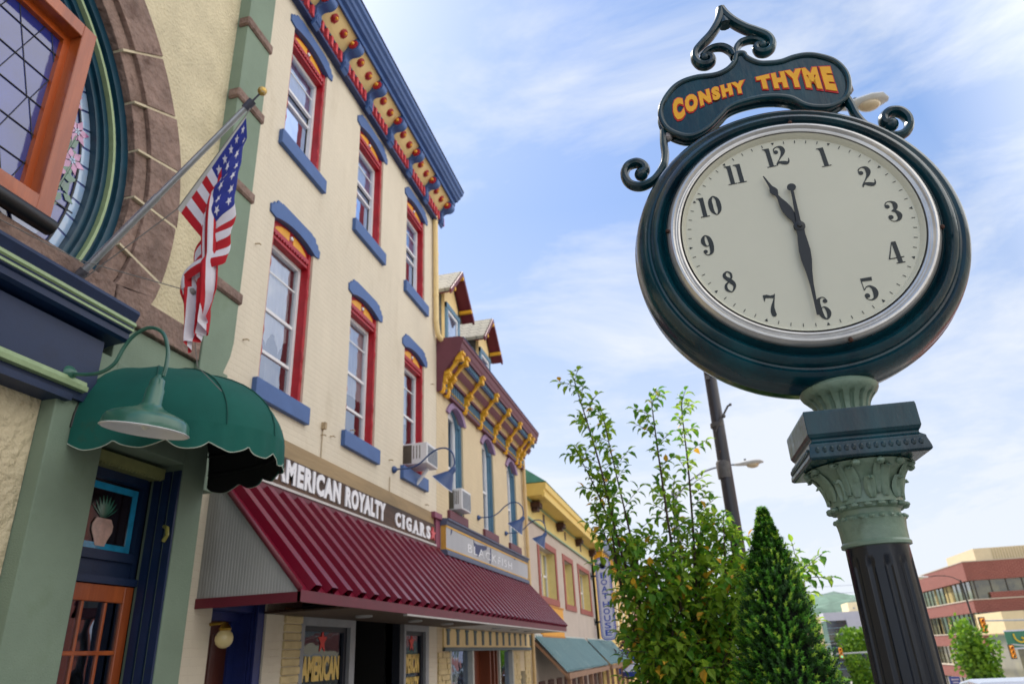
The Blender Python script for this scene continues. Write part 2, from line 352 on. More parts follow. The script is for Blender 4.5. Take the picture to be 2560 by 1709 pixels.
strip('far_kerb', kerbm, 11.52, 11.70, .002, YS[:9], .15)
strip('far_pavement', concrete, 11.702, 15.2, 0, YS[:9], .14)
b = MB()
for k in range(30):
    y = -18+k*4.5; b.quad((6.43, y, gz(y)-.144), (6.57, y, gz(y)-.144), (6.57, y+2.4, gz(y+2.4)-.144), (6.43, y+2.4, gz(y+2.4)-.144))
struct(b.build('road_marking', roadw))
# wooded hill far off
hb = MB(); rnd = random.Random(4); nx, ny = 60, 10
for i in range(nx+1):
    for j in range(ny+1):
        u, v = i/nx, j/ny; x = -200+u*900; y = 620+v*220
        hb.v.append(Vector((x, y, -6+(36+16*math.sin(u*7)+7*math.sin(u*19+1))*math.sin(PI*v*.5+.02)+rnd.uniform(-3, 3))))
for i in range(nx):
    for j in range(ny): a = i*(ny+1)+j; hb.f.append([a, a+1, a+ny+2, a+ny+1]); hb.m.append(0); hb.sm.append(False)
struct(hb.build('hills', mat('wooded_hill', (92,118,104), .95, .35, .05)))
# ------------------------------------------------------------------ the street clock
CL = thing('street_clock', 'dark green post clock with cream dial reading half past eleven under CONSHY THYME', 'clock', (.486, 2.166, 0))
CD = Vector((.4592, 2.0444, 2.8196)); _az, _tl = rad(2.9), rad(2.95)
Rn = Vector((math.cos(_az), math.sin(_az), 0)); Nn = Vector((math.sin(_az), -math.cos(_az), 0)); Z = Vector((0, 0, 1))
HR = Rn*math.cos(_tl)+Z*math.sin(_tl); HU = -Rn*math.sin(_tl)+Z*math.cos(_tl)
def hd(u, v, d=0.): return CD+HR*u+HU*v-Nn*d      # point of the clock head: right, up, depth behind the dial
def raw(u, v): c, s = math.cos(_tl), math.sin(_tl); return (u*c+v*s, -u*s+v*c)
def ring(b, prof, n=96): b.lathe([(r, -d) for r, d in prof], CD, Nn, n, caps=False)
body = MB(); P0 = [(.392,.012),(.402,-.006),(.410,.014),(.414,.018),(.420,.004),(.430,-.004),(.441,.000),(.450,.012),(.453,.021),(.459,.022),(.468,.017),(.478,.022),(.487,.034),(.494,.052),(.499,.078),(.500,.105),(.503,.112),(.503,.120)]
prof = P0+[(r, .24-d) for r, d in P0[::-1]]
ring(body, prof, 128); body.build('clock_body', clockgreen, CL)
# rear dial, plain seen from the street side only
rb = MB()
for d0, s in ((.000, 1),): pass
rb.lathe([(.001, -.262), (.36, -.262), (.40, -.250), (.405, -.24), (.36, -.235)], CD, Nn, 64, caps=False); rb.build('rear_bezel', silver, CL)
bz = MB(); ring(bz, [(.352,.014),(.354,-.006),(.358,-.016),(.363,-.018),(.367,-.012),(.371,-.013),(.375,-.019),(.380,-.022),(.386,-.021),(.391,-.015),(.397,-.006),(.399,.006),(.399,.014)], 128)
bezel = bz.build('bezel', silver, CL)
sb = MB()
for a in (80, -13, 170, -84):
    c = (.396*math.cos(rad(a)), .396*math.sin(rad(a))); sb.ball(hd(*c, -.014), .007, 8)
sb.build_each('bezel_screw', mat('rusty_screw', (70,38,24), .7, .4, 40), bezel)
dl = MB(); dl.lathe([(.0005, 0), (.12, 0), (.25, 0), (.3395, 0)], CD, Nn, 96, caps=False); dl.lathe([(.3395, 0), (.348, .012), (.3525, .016)], CD, Nn, 96, caps=False)
dial = dl.build('dial', dialm, CL)
# minute track and numerals are printed on the dial
tk = MB(); D1 = -.0012
for i in range(60):
    a = 2*PI*i/60; er = Vector((math.sin(a), math.cos(a))); et = Vector((math.cos(a), -math.sin(a)))
    def q(r, t): p = er*r+et*t; return hd(p.x, p.y, D1)
    if i % 5 == 0: tk.add([q(.3335, -.0048), q(.3335, .0048), q(.3235, 0)], [(0, 1, 2)])
    else: tk.quad(q(.333, -.0011), q(.333, .0011), q(.3225, .0011), q(.3225, -.0011))
tk.build_each('minute_mark', ink, dial, recalc=False)
# fat-face numerals: ribbons of varying width plus ball terminals, drawn in a cell about 1 high
def ribbon(pts, n=7, horiz=True):      # pts: (x, y, width)
    Q = cr_spline([(p[0], p[1], p[2]) for p in pts], n); out = []
    for i, p in enumerate(Q):
        t = Vector((Q[min(len(Q)-1, i+1)].x-Q[max(0, i-1)].x, Q[min(len(Q)-1, i+1)].y-Q[max(0, i-1)].y)); t = t.normalized() if t.length > 1e-9 else Vector((0, 1))
        nn = Vector((-t.y, t.x)); out.append((Vector((p.x, p.y))+nn*p.z/2, Vector((p.x, p.y))-nn*p.z/2))
    return [('q', a[0], a[1], b2[1], b2[0]) for a, b2 in zip(out, out[1:])]
def disc(x, y, r, n=14): return [('p', [Vector((x+r*math.cos(2*PI*i/n), y+r*math.sin(2*PI*i/n))) for i in range(n)])]
def rect(x0, x1, y0, y1): return [('p', [Vector((x0,y0)), Vector((x1,y0)), Vector((x1,y1)), Vector((x0,y1))])]
def poly(*P): return [('p', [Vector(p) for p in P])]
DG = {
 '1': (.36, rect(-.09,.09,0,1)+rect(-.19,.19,0,.045)+poly((-.09,.84),(-.09,1),(-.2,1),(-.2,.955),(-.14,.95))),
 '2': (.56, disc(-.17,.72,.1)+ribbon([(-.25,.76,.03),(-.22,.9,.05),(-.08,.985,.05),(.08,.93,.15),(.13,.76,.2),(.08,.58,.14),(-.08,.36,.05),(-.24,.14,.05),(-.27,.02,.06)])+ribbon([(-.27,.06,.03),(-.16,.16,.10),(0,.11,.18),(.14,.07,.17),(.24,.13,.07),(.27,.3,.03)])),
 '3': (.54, disc(-.16,.76,.095)+ribbon([(-.24,.8,.03),(-.16,.95,.04),(0,.98,.05),(.13,.88,.14),(.15,.74,.19),(.09,.58,.12),(-.06,.52,.03)])+ribbon([(-.06,.52,.03),(.1,.46,.13),(.18,.28,.2),(.12,.1,.13),(-.04,.02,.05),(-.18,.07,.03),(-.25,.2,.03)])+disc(-.165,.24,.1)),
 '4': (.58, rect(.0,.17,0,1)+rect(-.08,.25,0,.045)+poly((.0,1),(.03,1),(-.24,.28),(-.3,.28),(-.3,.27))+rect(-.3,.28,.235,.28)),
 '5': (.54, poly((-.2,1),(.22,1),(.2,.84),(-.2,.86))+rect(-.215,-.185,.46,1)+ribbon([(-.2,.47,.03),(-.08,.6,.04),(.06,.6,.08),(.17,.44,.18),(.17,.24,.19),(.08,.07,.1),(-.06,.02,.05),(-.18,.07,.03),(-.24,.19,.03)])+disc(-.155,.22,.1)),
 '6': (.56, ribbon([(.2,.84,.03),(.12,.96,.04),(0,.97,.06),(-.12,.84,.15),(-.16,.5,.19),(-.12,.18,.15),(0,.03,.05),(.1,.12,.12),(.15,.3,.17),(.1,.48,.12),(0,.56,.04),(-.1,.47,.03)])+disc(.135,.8,.09)),
 '7': (.52, poly((-.24,1),(-.24,.72),(-.215,.72),(-.17,.85),(-.04,.84),(.12,.80),(.19,.86),(.24,1),(.2,.95),(.05,.93),(-.08,1))+ribbon([(.22,.97,.04),(.13,.7,.06),(.02,.42,.13),(-.01,.2,.19),(0,.08,.17)])+disc(0,.09,.1)),
 '8': (.54, ribbon([(0,.98,.05),(-.13,.86,.12),(-.12,.72,.15),(0,.58,.18),(.14,.4,.16),(.15,.2,.1),(0,.02,.05),(-.17,.15,.12),(-.16,.36,.1),(0,.52,.05),(.12,.68,.08),(.12,.86,.09),(0,.98,.05)])+ribbon([(-.1,.64,.1),(.02,.52,.16),(.14,.36,.14)])),
 '9': (.56, ribbon([(-.2,.16,.03),(-.12,.04,.04),(0,.03,.06),(.12,.16,.15),(.16,.5,.19),(.12,.82,.15),(0,.97,.05),(-.1,.88,.12),(-.15,.7,.17),(-.1,.52,.12),(0,.44,.04),(.1,.53,.03)])+disc(-.135,.2,.09)),
 '0': (.56, ribbon([(0,.98,.04),(-.14,.8,.14),(-.17,.5,.19),(-.14,.2,.14),(0,.02,.04),(.14,.2,.14),(.17,.5,.19),(.14,.8,.14),(0,.98,.04)])),
}
for h in range(1, 13):
    s = str(h); b = MB(); H = .074; a = 2*PI*h/12; cx, cy = .2785*math.sin(a), .2785*math.cos(a)
    tw = sum(DG[ch][0] for ch in s)+(.04 if len(s) > 1 else 0); x = -tw/2; lay = 0
    for ch in s:
        wd, el = DG[ch]; ox = x+wd/2; x += wd+.04
        for e in el:
            lay += 1; dd = -.0012-.00002*(lay % 12)
            P = list(e[1:]) if e[0] == 'q' else e[1]
            b.add([hd(cx+(p.x+ox)*H, cy+(p.y-.5)*H, dd) for p in P], [list(range(len(P)))])
    b.build('numeral', ink, dial, recalc=False)
def hand_mesh(ang, prof, d, name, tail=()):
    b = MB(); a = rad(ang); e = Vector((math.sin(a), math.cos(a))); t = Vector((math.cos(a), -math.sin(a)))
    for side in (1, -1):
        pass
    L = [(e*r+t*w2) for r, w2 in prof]+[(e*r-t*w2) for r, w2 in prof[::-1]]
    b.hull2([hd(p.x, p.y, d) for p in L], [hd(p.x, p.y, d-.0025) for p in L])
    for (r, rr) in tail:
        c = e*r; k = 20; L2 = [c+Vector((math.cos(2*PI*i/k), math.sin(2*PI*i/k)))*rr for i in range(k)]
        b.hull2([hd(p.x, p.y, d-.0002) for p in L2], [hd(p.x, p.y, d-.0028) for p in L2])
    return b.build(name, handm, CL)
hand_mesh(-16.2, [(0,.010),(.03,.0085),(.045,.013),(.07,.0155),(.095,.012),(.118,.0055),(.130,.004),(.138,.008),(.148,.0125),(.156,.011),(.168,.005),(.19,.003),(.214,.0016)], -.010, 'hour_hand')
hand_mesh(184.6, [(-.13,.0042),(-.02,.0062),(0,.012),(.03,.0115),(.055,.014),(.085,.0165),(.12,.015),(.16,.009),(.20,.0055),(.25,.0042),(.303,.0036)], -.0145, 'minute_hand', ((-.143, .0135),))
hb = MB(); hb.lathe([(.0165, .008), (.0175, .012), (.0165, .018), (.008, .0195), (.006, .024), (.0005, .0245)], CD, Nn, 24); hb.build('hand_hub', handm, CL)
# name board and scrollwork above
OUT = [(-.337,.643),(-.295,.706),(-.252,.737),(-.195,.748),(-.130,.744),(-.084,.759),(-.052,.79),(-.040,.822),(-.016,.822),(-.006,.797),(.026,.766),(.062,.755),(.105,.752),(.150,.762),(.195,.762),(.236,.746),(.281,.710),(.304,.654),(.302,.599),(.281,.548),(.229,.519),(.180,.525),(.143,.544),(.100,.585),(.025,.606),(-.056,.602),(-.110,.585),(-.143,.555),(-.198,.508),(-.260,.490),(-.319,.526),(-.343,.580)]
OUT = [raw(*p) for p in OUT]; O2 = [(p.x, p.y) for p in cr_spline([(a, c, 0) for a, c in OUT], 5, True)]
b = MB(); b.hull2([hd(u, v, .095) for u, v in O2], [hd(u, v, .135) for u, v in O2]); board = b.build('name_board', clockgreen, CL)
b = MB(); b.tube([hd(u, v, .095) for u, v in O2+O2[:1]], .0105, 10, caps=False, up=Nn); b.tube([hd(u, v, .135) for u, v in O2+O2[:1]], .0105, 8, caps=False, up=Nn); b.build('board_rim', clockgreen, board)
def word(txt, umin, umax, lo, hi, off):
    # lo/hi: lists of v at the lower and upper outline along the word, in raw clock coordinates
    for (o_, m_, d_, nm) in ((.125, redln, .0945, 'letter_edge'), (.075, yellow, .0915, 'lettering')):
        b = MB(); W = word.box if nm == 'lettering' else None
        def fn(u, v, k):
            t = max(0, min(1, u))*(len(lo)-1); i = min(len(lo)-2, int(t)); t -= i
            a = lo[i]+(lo[i+1]-lo[i])*t; c = hi[i]+(hi[i+1]-hi[i])*t
            return hd(*raw(umin+(umax-umin)*u, a+(c-a)*v), d_-.002*k)
        r = put_text(b, txt, fn, 1., o_, 1.32, W); word.box = r
        b.build(nm, m_, board)
word('CONSHY', -.302, -.030, [.545,.580,.607,.622,.633,.632], [.668,.672,.682,.690,.695,.699], 0); word.box = None
word('THYME', .003, .262, [.640,.628,.622,.610,.590,.567], [.701,.706,.708,.708,.703,.694], 0)
def scroll(pts, r0, r1, name='scroll', par=CL, dep=.115, end=.0):
    Q = cr_spline([(a, c, 0) for a, c in pts], 6); k = len(Q); b = MB()
    b.tube([hd(p.x, p.y, dep) for p in Q], [r0+(r1-r0)*i/(k-1) for i in range(k)], 10, flat=1.5, up=Nn)
    if end: b.ball(hd(Q[-1].x, Q[-1].y, dep), end, 12)
    return b.build(name, clockgreen, par)
for s in (1, -1):
    f = lambda L: [(s*a, c) for a, c in L]
    scroll(f([(.003,.832),(.010,.862),(.032,.889),(.064,.896),(.092,.886),(.112,.868)]), .015, .011)
    scroll(f([(.000,1.072),(.012,1.035),(.034,.995),(.066,.955),(.100,.925),(.130,.895),(.141,.862),(.131,.832),(.108,.820),(.086,.828),(.080,.848),(.092,.862),(.106,.857)]), .019, .013, end=.020)
    scroll(f([(.314,.560),(.322,.510),(.327,.455),(.345,.405),(.385,.360),(.430,.345),(.466,.362),(.480,.402),(.466,.438),(.434,.448),(.410,.432),(.405,.408),(.422,.396)]), .014, .017, 'side_scroll', end=.025)
b = MB(); b.lathe([(.026,-.035),(.022,-.005),(.013,.02),(.0005,.066)], hd(0, 1.03, .115), HU, 12); b.build('finial_tip', clockgreen, CL)
b = MB(); b.ball(hd(.012, .832, .112), .017, 8, (1, .8, 1.2)); b.ball(hd(-.305, .530, .112), .018, 8); b.ball(hd(.330, .575, .112), .018, 8)
for v in b.v: v += Vector((random.uniform(-.003, .003), random.uniform(-.003, .003), random.uniform(-.003, .003)))
b.build_each('weld', chip, CL)
# neck, abacus, capital and fluted post
PX, PY = .486, 2.166; PZ = CD.z
def pl(prof, name, m, n=48, mod=None, par=CL): b = MB(); b.lathe([(r, PZ+v) for r, v in prof], (PX, PY, 0), (0, 0, 1), n, mod); return b.build(name, m, par)
pl([(.074,-.60),(.074,-.585),(.071,-.575),(.072,-.562),(.077,-.545),(.086,-.530),(.092,-.524),(.095,-.520),(.103,-.512),(.108,-.503),(.109,-.495),(.104,-.488),(.085,-.478),(.05,-.47)], 'neck', verdi, 216,
   lambda a, v: 1-.13*max(0, math.cos(18*a))**.6*(1 if -.583 < v-PZ < -.523 else 0))
b = MB()
def sq(h, z): return [(PX+Rn.x*a*h-Nn.x*c*h, PY+Rn.y*a*h-Nn.y*c*h, PZ+z) for a, c in ((-1,-1),(1,-1),(1,1),(-1,1))]
lev = [(.10,-.585),(.146,-.590),(.147,-.598),(.147,-.655),(.143,-.664),(.139,-.668),(.139,-.674),(.145,-.680),(.150,-.684),(.150,-.690),(.155,-.712),(.156,-.722),(.150,-.727),(.10,-.727)]
vs = []; fs = []
for h, z in lev: vs += sq(h*.985, z+.0)
for i in range(len(lev)-1):
    for j in range(4): fs.append((i*4+j, i*4+(j+1) % 4, i*4+4+(j+1) % 4, i*4+4+j))
fs += [(3, 2, 1, 0), tuple(range(len(vs)-4, len(vs)))]
b.add(vs, fs); ab = b.build('abacus', clockgreen, CL, bevel=.002)
b = MB()
for side in range(4):
    dx, dy = ((0,-1),(1,0),(0,1),(-1,0))[side]; tx, ty = ((1,0),(0,1),(-1,0),(0,-1))[side]
    for i in range(15):
        t = (-.13+.26*i/14); p = Vector((PX, PY, PZ-.701))+(Rn*dx-Nn*dy)*.1505+(Rn*tx-Nn*ty)*t; b.ball(p, .0062, 6, (1, 1, 1.5))
b.build_each('bead', clockgreen, ab)
cap = pl([(.094,-.835),(.092,-.82),(.091,-.80),(.095,-.78),(.101,-.765),(.110,-.752),(.124,-.742),(.134,-.735),(.138,-.730),(.12,-.726)], 'capital', verdi, 64)
b = MB()
for row, (cnt, zb, zt, rb_, rt_, wd, ph) in enumerate(((8,-.826,-.770,.095,.116,.036,0),(8,-.822,-.742,.094,.137,.034,PI/8),(8,-.815,-.733,.096,.146,.022,PI/16))):
    for i in range(cnt):
        a = 2*PI*i/cnt+ph; K = 8; vs = []
        for k in range(K+1):
            t = k/K; z = zb+(zt-zb)*min(1, t*1.12)-(.010 if t > .95 else 0); r = rb_+(rt_-rb_)*t**2.2+.004; ww = wd*(math.sin(PI*(.12+.80*t))**.7)
            for s2, dr in ((-1,-.005),(-.5,.002),(0,-.003),(.5,.002),(1,-.005)):
                aa = a+s2*ww/2/r; vs.append((PX+(r+dr)*math.cos(aa), PY+(r+dr)*math.sin(aa), PZ+z))
        b.add(vs, [(k*5+j, k*5+j+1, k*5+6+j, k*5+5+j) for k in range(K) for j in range(4)])
    b.smooth = True
b.build_each('acanthus_leaf', verdi, cap, recalc=False)
b = MB()
for i in range(14):
    a = 2*PI*i/14; b.ball((PX+.136*math.cos(a), PY+.136*math.sin(a), PZ-.738), .0125, 8, (1, 1, .8))
for i in range(18):
    a = 2*PI*i/18; b.ball((PX+.0965*math.cos(a), PY+.0965*math.sin(a), PZ-.842), .0105, 8, (1.1, 1.1, .72))
for i in range(22):
    a = 2*PI*i/22; b.ball((PX+.0885*math.cos(a), PY+.0885*math.sin(a), PZ-.872), .007, 6, (1.2, 1.2, .8))
b.build_each('bead', verdi, cap)
pl([(.080,-.945),(.088,-.943),(.0885,-.936),(.084,-.930),(.085,-.900),(.0875,-.882),(.090,-.876),(.086,-.868),(.080,-.862),(.081,-.850),(.088,-.846),(.088,-.838),(.092,-.832)], 'collar', verdi, 48)
def flute(a, z): v = z-PZ; return 1-(.075*max(0, math.cos(12*a))**.6 if -.985 > v > -2.25 else 0)
zs = [-2.82,-2.55,-2.5,-2.45,-2.30,-2.26,-2.2,-1.9,-1.6,-1.4,-1.28,-1.15,-1.05,-1.0,-.99,-.975,-.965,-.95,-.94]
pl([(.15,-2.82),(.15,-2.55),(.12,-2.52),(.115,-2.45),(.10,-2.32)]+[(.0895-(v+2.3)*.0075, v) for v in zs[5:]], 'post', clockblack, 144, flute)
# ------------------------------------------------------------------ building with the round-arched window and green door (nearest, left)
A = thing('stucco_building', 'yellow stucco building with brownstone round-arched stained glass window and sage green pilaster', 'building', (-4.45, 2.1, 0))
XA = -4.45; YC, ZC = 2.11, 5.5
b = MB()
wall_x(b, XA, -2.2, 5.42, 4.5, 13, [(YC-2.45, YC+2.45, 4.64, ZC+2.45, 2.45), (4.86, 5.20, 9.45, 10.9, 0), (2.3, 3.5, 9.45, 10.9, 0)], .3)
b.build('wall', stucco, A)
b = MB(); wall_x(b, XA+.02, -2.2, 3.94, -.5, 3.60, [], .2); b.build('lower_wall', stucco_low, A)
b = MB(); b.box(-9, XA-.35, -2.2, 5.80, 3.42, 12.99); b.box(-9, -5.3, -2.2, 5.80, -.5, 3.42); b.box(-9, XA+.0, -2.19, 5.85, 13, 13.2); b.build('inner_walls', dark, A)
# arch of rough brownstone blocks
def annulus(bb, r0, r1, a0, a1, x0, x1, n=4, jit=0):
    f = lambda r, a: (YC+r*math.cos(a), max(4.64, ZC+r*math.sin(a)))
    loop = [f(r0, a0+(a1-a0)*i/n) for i in range(n+1)]+[f(r1, a1-(a1-a0)*i/n) for i in range(n+1)]
    bb.prism(loop, x0, x1)
b = MB(); rnd = random.Random(3)
edges = [-26, -12.5, 1, 13.2, 25, 37, 49.5, 62, 75, 88, 101, 114, 127, 140, 153, 166, 179, 192, 206]
for a0, a1 in zip(edges, edges[1:]):
    annulus(b, 2.21, 2.37+rnd.uniform(-.01,.01), rad(a0+.25), rad(a1-.25), XA-.3, XA+.055)
    annulus(b, 2.372, 2.77+rnd.uniform(-.02,.02), rad(a0+.25), rad(a1-.25), XA-.3, XA+.085+rnd.uniform(0, .02))
arch = b.build('stone_arch', stone, A, bevel=.02)
b = MB()
for a0 in edges[1:-1]: annulus(b, 2.215, 2.765, rad(a0-.27), rad(a0+.27), XA-.28, XA+.088, 1)
b.build_each('mortar_joint', mortar, arch)
b = MB()
y = -2.2
for L in (.9, 1.15, 1.0, 1.2, .95, 1.3, 1.12): b.box(XA-.1, XA+.13+rnd.uniform(-.008, .008), y+.006, min(5.405, y+L-.006), 4.36+rnd.uniform(-.008,.008), 4.635); y += L
b.build('stone_course', stone, A, bevel=.012)
# teal mouldings, glass and lead of the arched window
aw = MB()
for r0, r1, x0, x1 in ((2.13, 2.225, -.34, -.02), (2.085, 2.128, -.34, -.06), (2.005, 2.06, -.34, -.085), (1.955, 2.004, -.34, -.12)):
    annulus(aw, r0, r1, rad(-24), rad(204), XA+x0, XA+x1, 60)
aw.box(XA-.3, XA+.01, YC-2.1, YC+2.05, 4.641, 4.70); aw.box(XA-.3, XA-.04, YC-2.0, YC+2.0, 4.70, 4.745)
AW = aw.build('arched_window', teal, A)
b = MB(); annulus(b, 2.059, 2.086, rad(-24), rad(204), XA-.2, XA-.038, 60); b.build('bead', celery, AW)
b = MB(); annulus(b, .02, 1.96, rad(-26), rad(206), XA-.2, XA-.19, 60)
stg = mat('stained_glass', (52,62,140), .12, .35, 1.6, .25, 5, spec=1., coat=1., vcol2=(84,96,178)); b.build('stained_glass', stg, AW)
milk = mat('opal_glass', (186,206,232), .15, .2, 7, .2, 9, spec=.9, coat=.8, vcol2=(140,180,226)); b = MB(); k = 44
for i in range(k):
    a0 = -26+232*i/k; annulus(b, 1.862, 1.952, rad(a0+.32), rad(a0+232/k-.32), XA-.19, XA-.182, 3)
for i in range(12): b.box(XA-.19, XA-.182, YC-1.9+i*.32, YC-1.9+i*.32+.305, 4.745, 4.81)
b.build('opal_border', milk, AW)
lead = mat('lead_came', (30,34,44), .5, .2, 9)
b = MB(); annulus(b, 1.845, 1.862, rad(-26), rad(206), XA-.19, XA-.178, 60)
b.box(XA-.19, XA-.177, 4.0-1.9, 4.0, 5.20, 5.212)
b.build('lead_lines', lead, AW)
pinkg = mat('pink_glass', (176,84,150), .15, .3, 8, spec=.9, coat=.8, vcol2=(214,150,200)); greeng = mat('green_glass', (34,92,76), .15, .4, 8, spec=.9, coat=.8, vcol2=(60,130,90)); vaseg = mat('vase_glass', (150,164,200), .15, .3, 8, spec=.9, coat=.8)
def flower(bb, y, z, r, n=5, ph=0., x=XA-.176):
    for i in range(n):
        a = 2*PI*i/n+ph; c, s = math.cos(a), math.sin(a); w2 = r*.26
        P = [(y+c*r*.1, z+s*r*.1), (y+c*r*.5-s*w2, z+s*r*.5+c*w2), (y+c*r, z+s*r), (y+c*r*.5+s*w2, z+s*r*.5-c*w2)]; bb.prism(P, x-.006, x)
fl = MB(); lf = MB(); cz = MB()
for (y, z, r, ph) in ((3.86, 5.95, .13, .3), (3.88, 5.66, .13, 1), (3.75, 5.50, .12, .1), (3.74, 6.22, .12, .7), (3.35, 5.7, .14, .5), (3.1, 6.0, .13, .9), (3.5, 6.25, .12, .2), (2.6, 6.2, .15, .4), (1.5, 6.1, .15, .4), (.9, 5.8, .15, .4)):
    flower(fl, y, z, r, 6, ph); flower(cz, y, z, r*.3, 5, ph, XA-.172)
    flower(lf, y-.06, z-.2, .16, 5, ph+.6, XA-.178); flower(lf, y-.02, z-.33, .13, 4, ph+.2, XA-.1775); lf.tube([(XA-.178, y, z-.05), (XA-.178, y-.06, z-.3), (XA-.178, y-.22, z-.62)], .009, 5)
fl.build('flowers', pinkg, AW); lf.build('leaves', greeng, AW); cz.build('flower_centres', milk, AW)
b = MB()
for yy in (3.62, 2.2, 1.0):
    b.prism([(yy-.10, 4.83), (yy+.10, 4.83), (yy+.20, 5.0), (yy+.19, 5.12), (yy+.10, 5.22), (yy-.10, 5.22), (yy-.19, 5.12), (yy-.2, 5.0)], XA-.184, XA-.171)
b.build_each('vase', vaseg, AW)
# the varnished casement standing in front of the stained glass
cs = MB(); y0, y1, z0, z1 = .62, 3.545, 4.79, 6.62; X0, X1 = XA+.02, XA+.16; fw = .13
cs.bbox(X0, X1, y1-fw, y1, z0, z1, .006); cs.bbox(X0, X1, y0, y0+fw, z0, z1, .006); cs.bbox(X0, X1, y0+fw, y1-fw, z1-fw, z1, .006); cs.bbox(X0, X1, y0+fw, y1-fw, z0, z0+fw, .006)
for yy in (1.9, 2.10): cs.bbox(X0+.01, X1-.01, yy, yy+.1, z0+fw, z1-fw, .006)
CS = cs.build('casement', oak, A)
b = MB(); b.box(X0-.03, X0+.03, y1-fw-.06, y1-fw, z0+fw, z1-fw); b.box(X0-.03, X0+.03, y0+fw, y1-fw-.06, z1-fw-.06, z1-fw); b.build('inner_bead', mat('orange_wood', (176,78,20), .4, .3, 6, streak=8, coat=.3), CS)
b = MB(); b.box(X0-.02, X0-.012, y0+fw, y1-fw, z0+fw, z1-fw); b.build('leaded_pane', mat('blue_glass', (38,58,140), .06, .3, 1.4, .2, 3, spec=1., coat=1.), CS)
b = MB(); xg = X0-.008
for i in range(1, 6): zz = z0+fw+i*.27; b.tube([(xg, y0+fw, zz), (xg, y1-fw, zz)], .006, 6)
for i in range(9):
    yy = y0+fw+.1+i*.3
    b.tube([(xg, yy, z0+fw), (xg, yy+.28, z0+fw+.8), (xg, yy, z1-fw)], .0035, 5); b.tube([(xg, yy+.28, z0+fw), (xg, yy, z0+fw+.8), (xg, yy+.28, z1-fw)], .0035, 5)
b.build('lead_lattice', lead, CS)
b = MB(); b.tube([(XA+.16, .6, 4.72), (XA+.16, 3.56, 4.72)], .065, 12); b.build('window_blind_box', black, A)
# dark blue cornice and sign fascia
b = MB(); PR = [(XA, 4.34), (-4.10, 4.36), (-4.09, 4.33), (-4.12, 4.27), (-4.14, 4.18), (-4.16, 4.17), (-4.16, 4.12), (-4.19, 4.10), (-4.34, 4.09), (XA, 4.06)]
b.prism(PR, -2.2, 4.35, 'y'); CO = b.build('shop_cornice', navy, A)
b = MB(); b.prism([(-4.12, 4.262), (-4.115, 4.235), (-4.135, 4.222), (-4.13, 4.19), (-4.17, 4.185), (-4.17, 4.262)], -2.2, 4.36, 'y'); b.build('cornice_bead', celery, CO)
b = MB(); b.box(XA-.1, -4.262, -2.2, 4.225, 3.54, 4.06); b.box(XA, -4.245, -2.2, 4.02, 3.51, 3.56); FA = b.build('shop_fascia', navy, A)
b = MB(); b.prism([(-4.265, 3.675), (-4.24, 3.68), (-4.235, 3.65), (-4.215, 3.64), (-4.22, 3.605), (-4.265, 3.60)], -2.2, 4.12, 'y'); b.build('fascia_bead', celery, FA)
# sage green door surround and the tall pilaster with brownstone bands
b = MB(); XP = -4.3
b.prism([(5.41, 4.0), (5.41, 13), (5.88, 13), (5.88, 4.75), (5.85, 4.58), (5.76, 4.36), (5.71, 4.15), (5.70, 4.0)], XP-.3, XP)
b.box(XP-.32, XP-.002, 3.945, 4.44, -.5, 4.0); b.box(XP-.32, XP-.001, 5.39, 5.70, -.5, 3.98); b.box(XP-.5, XP-.003, 4.44, 5.39, 3.36, 3.99); b.box(XA-.1, XP-.06, 4.42, 5.41, 3.99, 4.36)
b.box(XP-.32, XP-.03, 5.70, 5.885, 3.2, 4.4)
b.build('green_pilaster', sage, A, bevel=.008)
b = MB()
for k in range(6):
    z = 5.33+k*1.145-(.03 if k > 2 else 0)
    if k == 0: z = 5.17
    b.bbox(XP-.12, XP+.035, 5.375, 5.905, z, z+.135, .02)
    if k == 0: b.v = b.v[:0]; b.f = []; b.m = []; b.sm = []; b.bbox(XP-.12, XP+.035, 5.375, 5.905, 5.19, 5.325, .02)
b.build_each('brownstone_band', stone, A)
b = MB()   # small blue-framed upper windows
for (ya, yb) in ((4.86, 5.20), (2.3, 3.5)):
    b.box(XA-.12, XA-.03, ya, ya+.06, 9.45, 10.9); b.box(XA-.12, XA-.03, yb-.06, yb, 9.45, 10.9); b.box(XA-.12, XA+.03, ya-.03, yb+.03, 9.38, 9.46); b.box(XA-.12, XA-.03, ya, yb, 10.84, 10.9)
uw = b.build('upper_window', mat('bright_blue_paint', (34,104,156), .45, .15, 5), A)
b = MB(); b.box(XA-.1, XA-.095, 4.9, 5.16, 9.45, 10.88); b.box(XA-.1, XA-.095, 2.36, 3.44, 9.45, 10.88); b.build_each('pane', glass, uw)
b = MB(); b.bbox(XA-.05, XA+.07, 4.40, 4.62, 9.10, 9.6, .02); b.build('stone_block', stone, A)
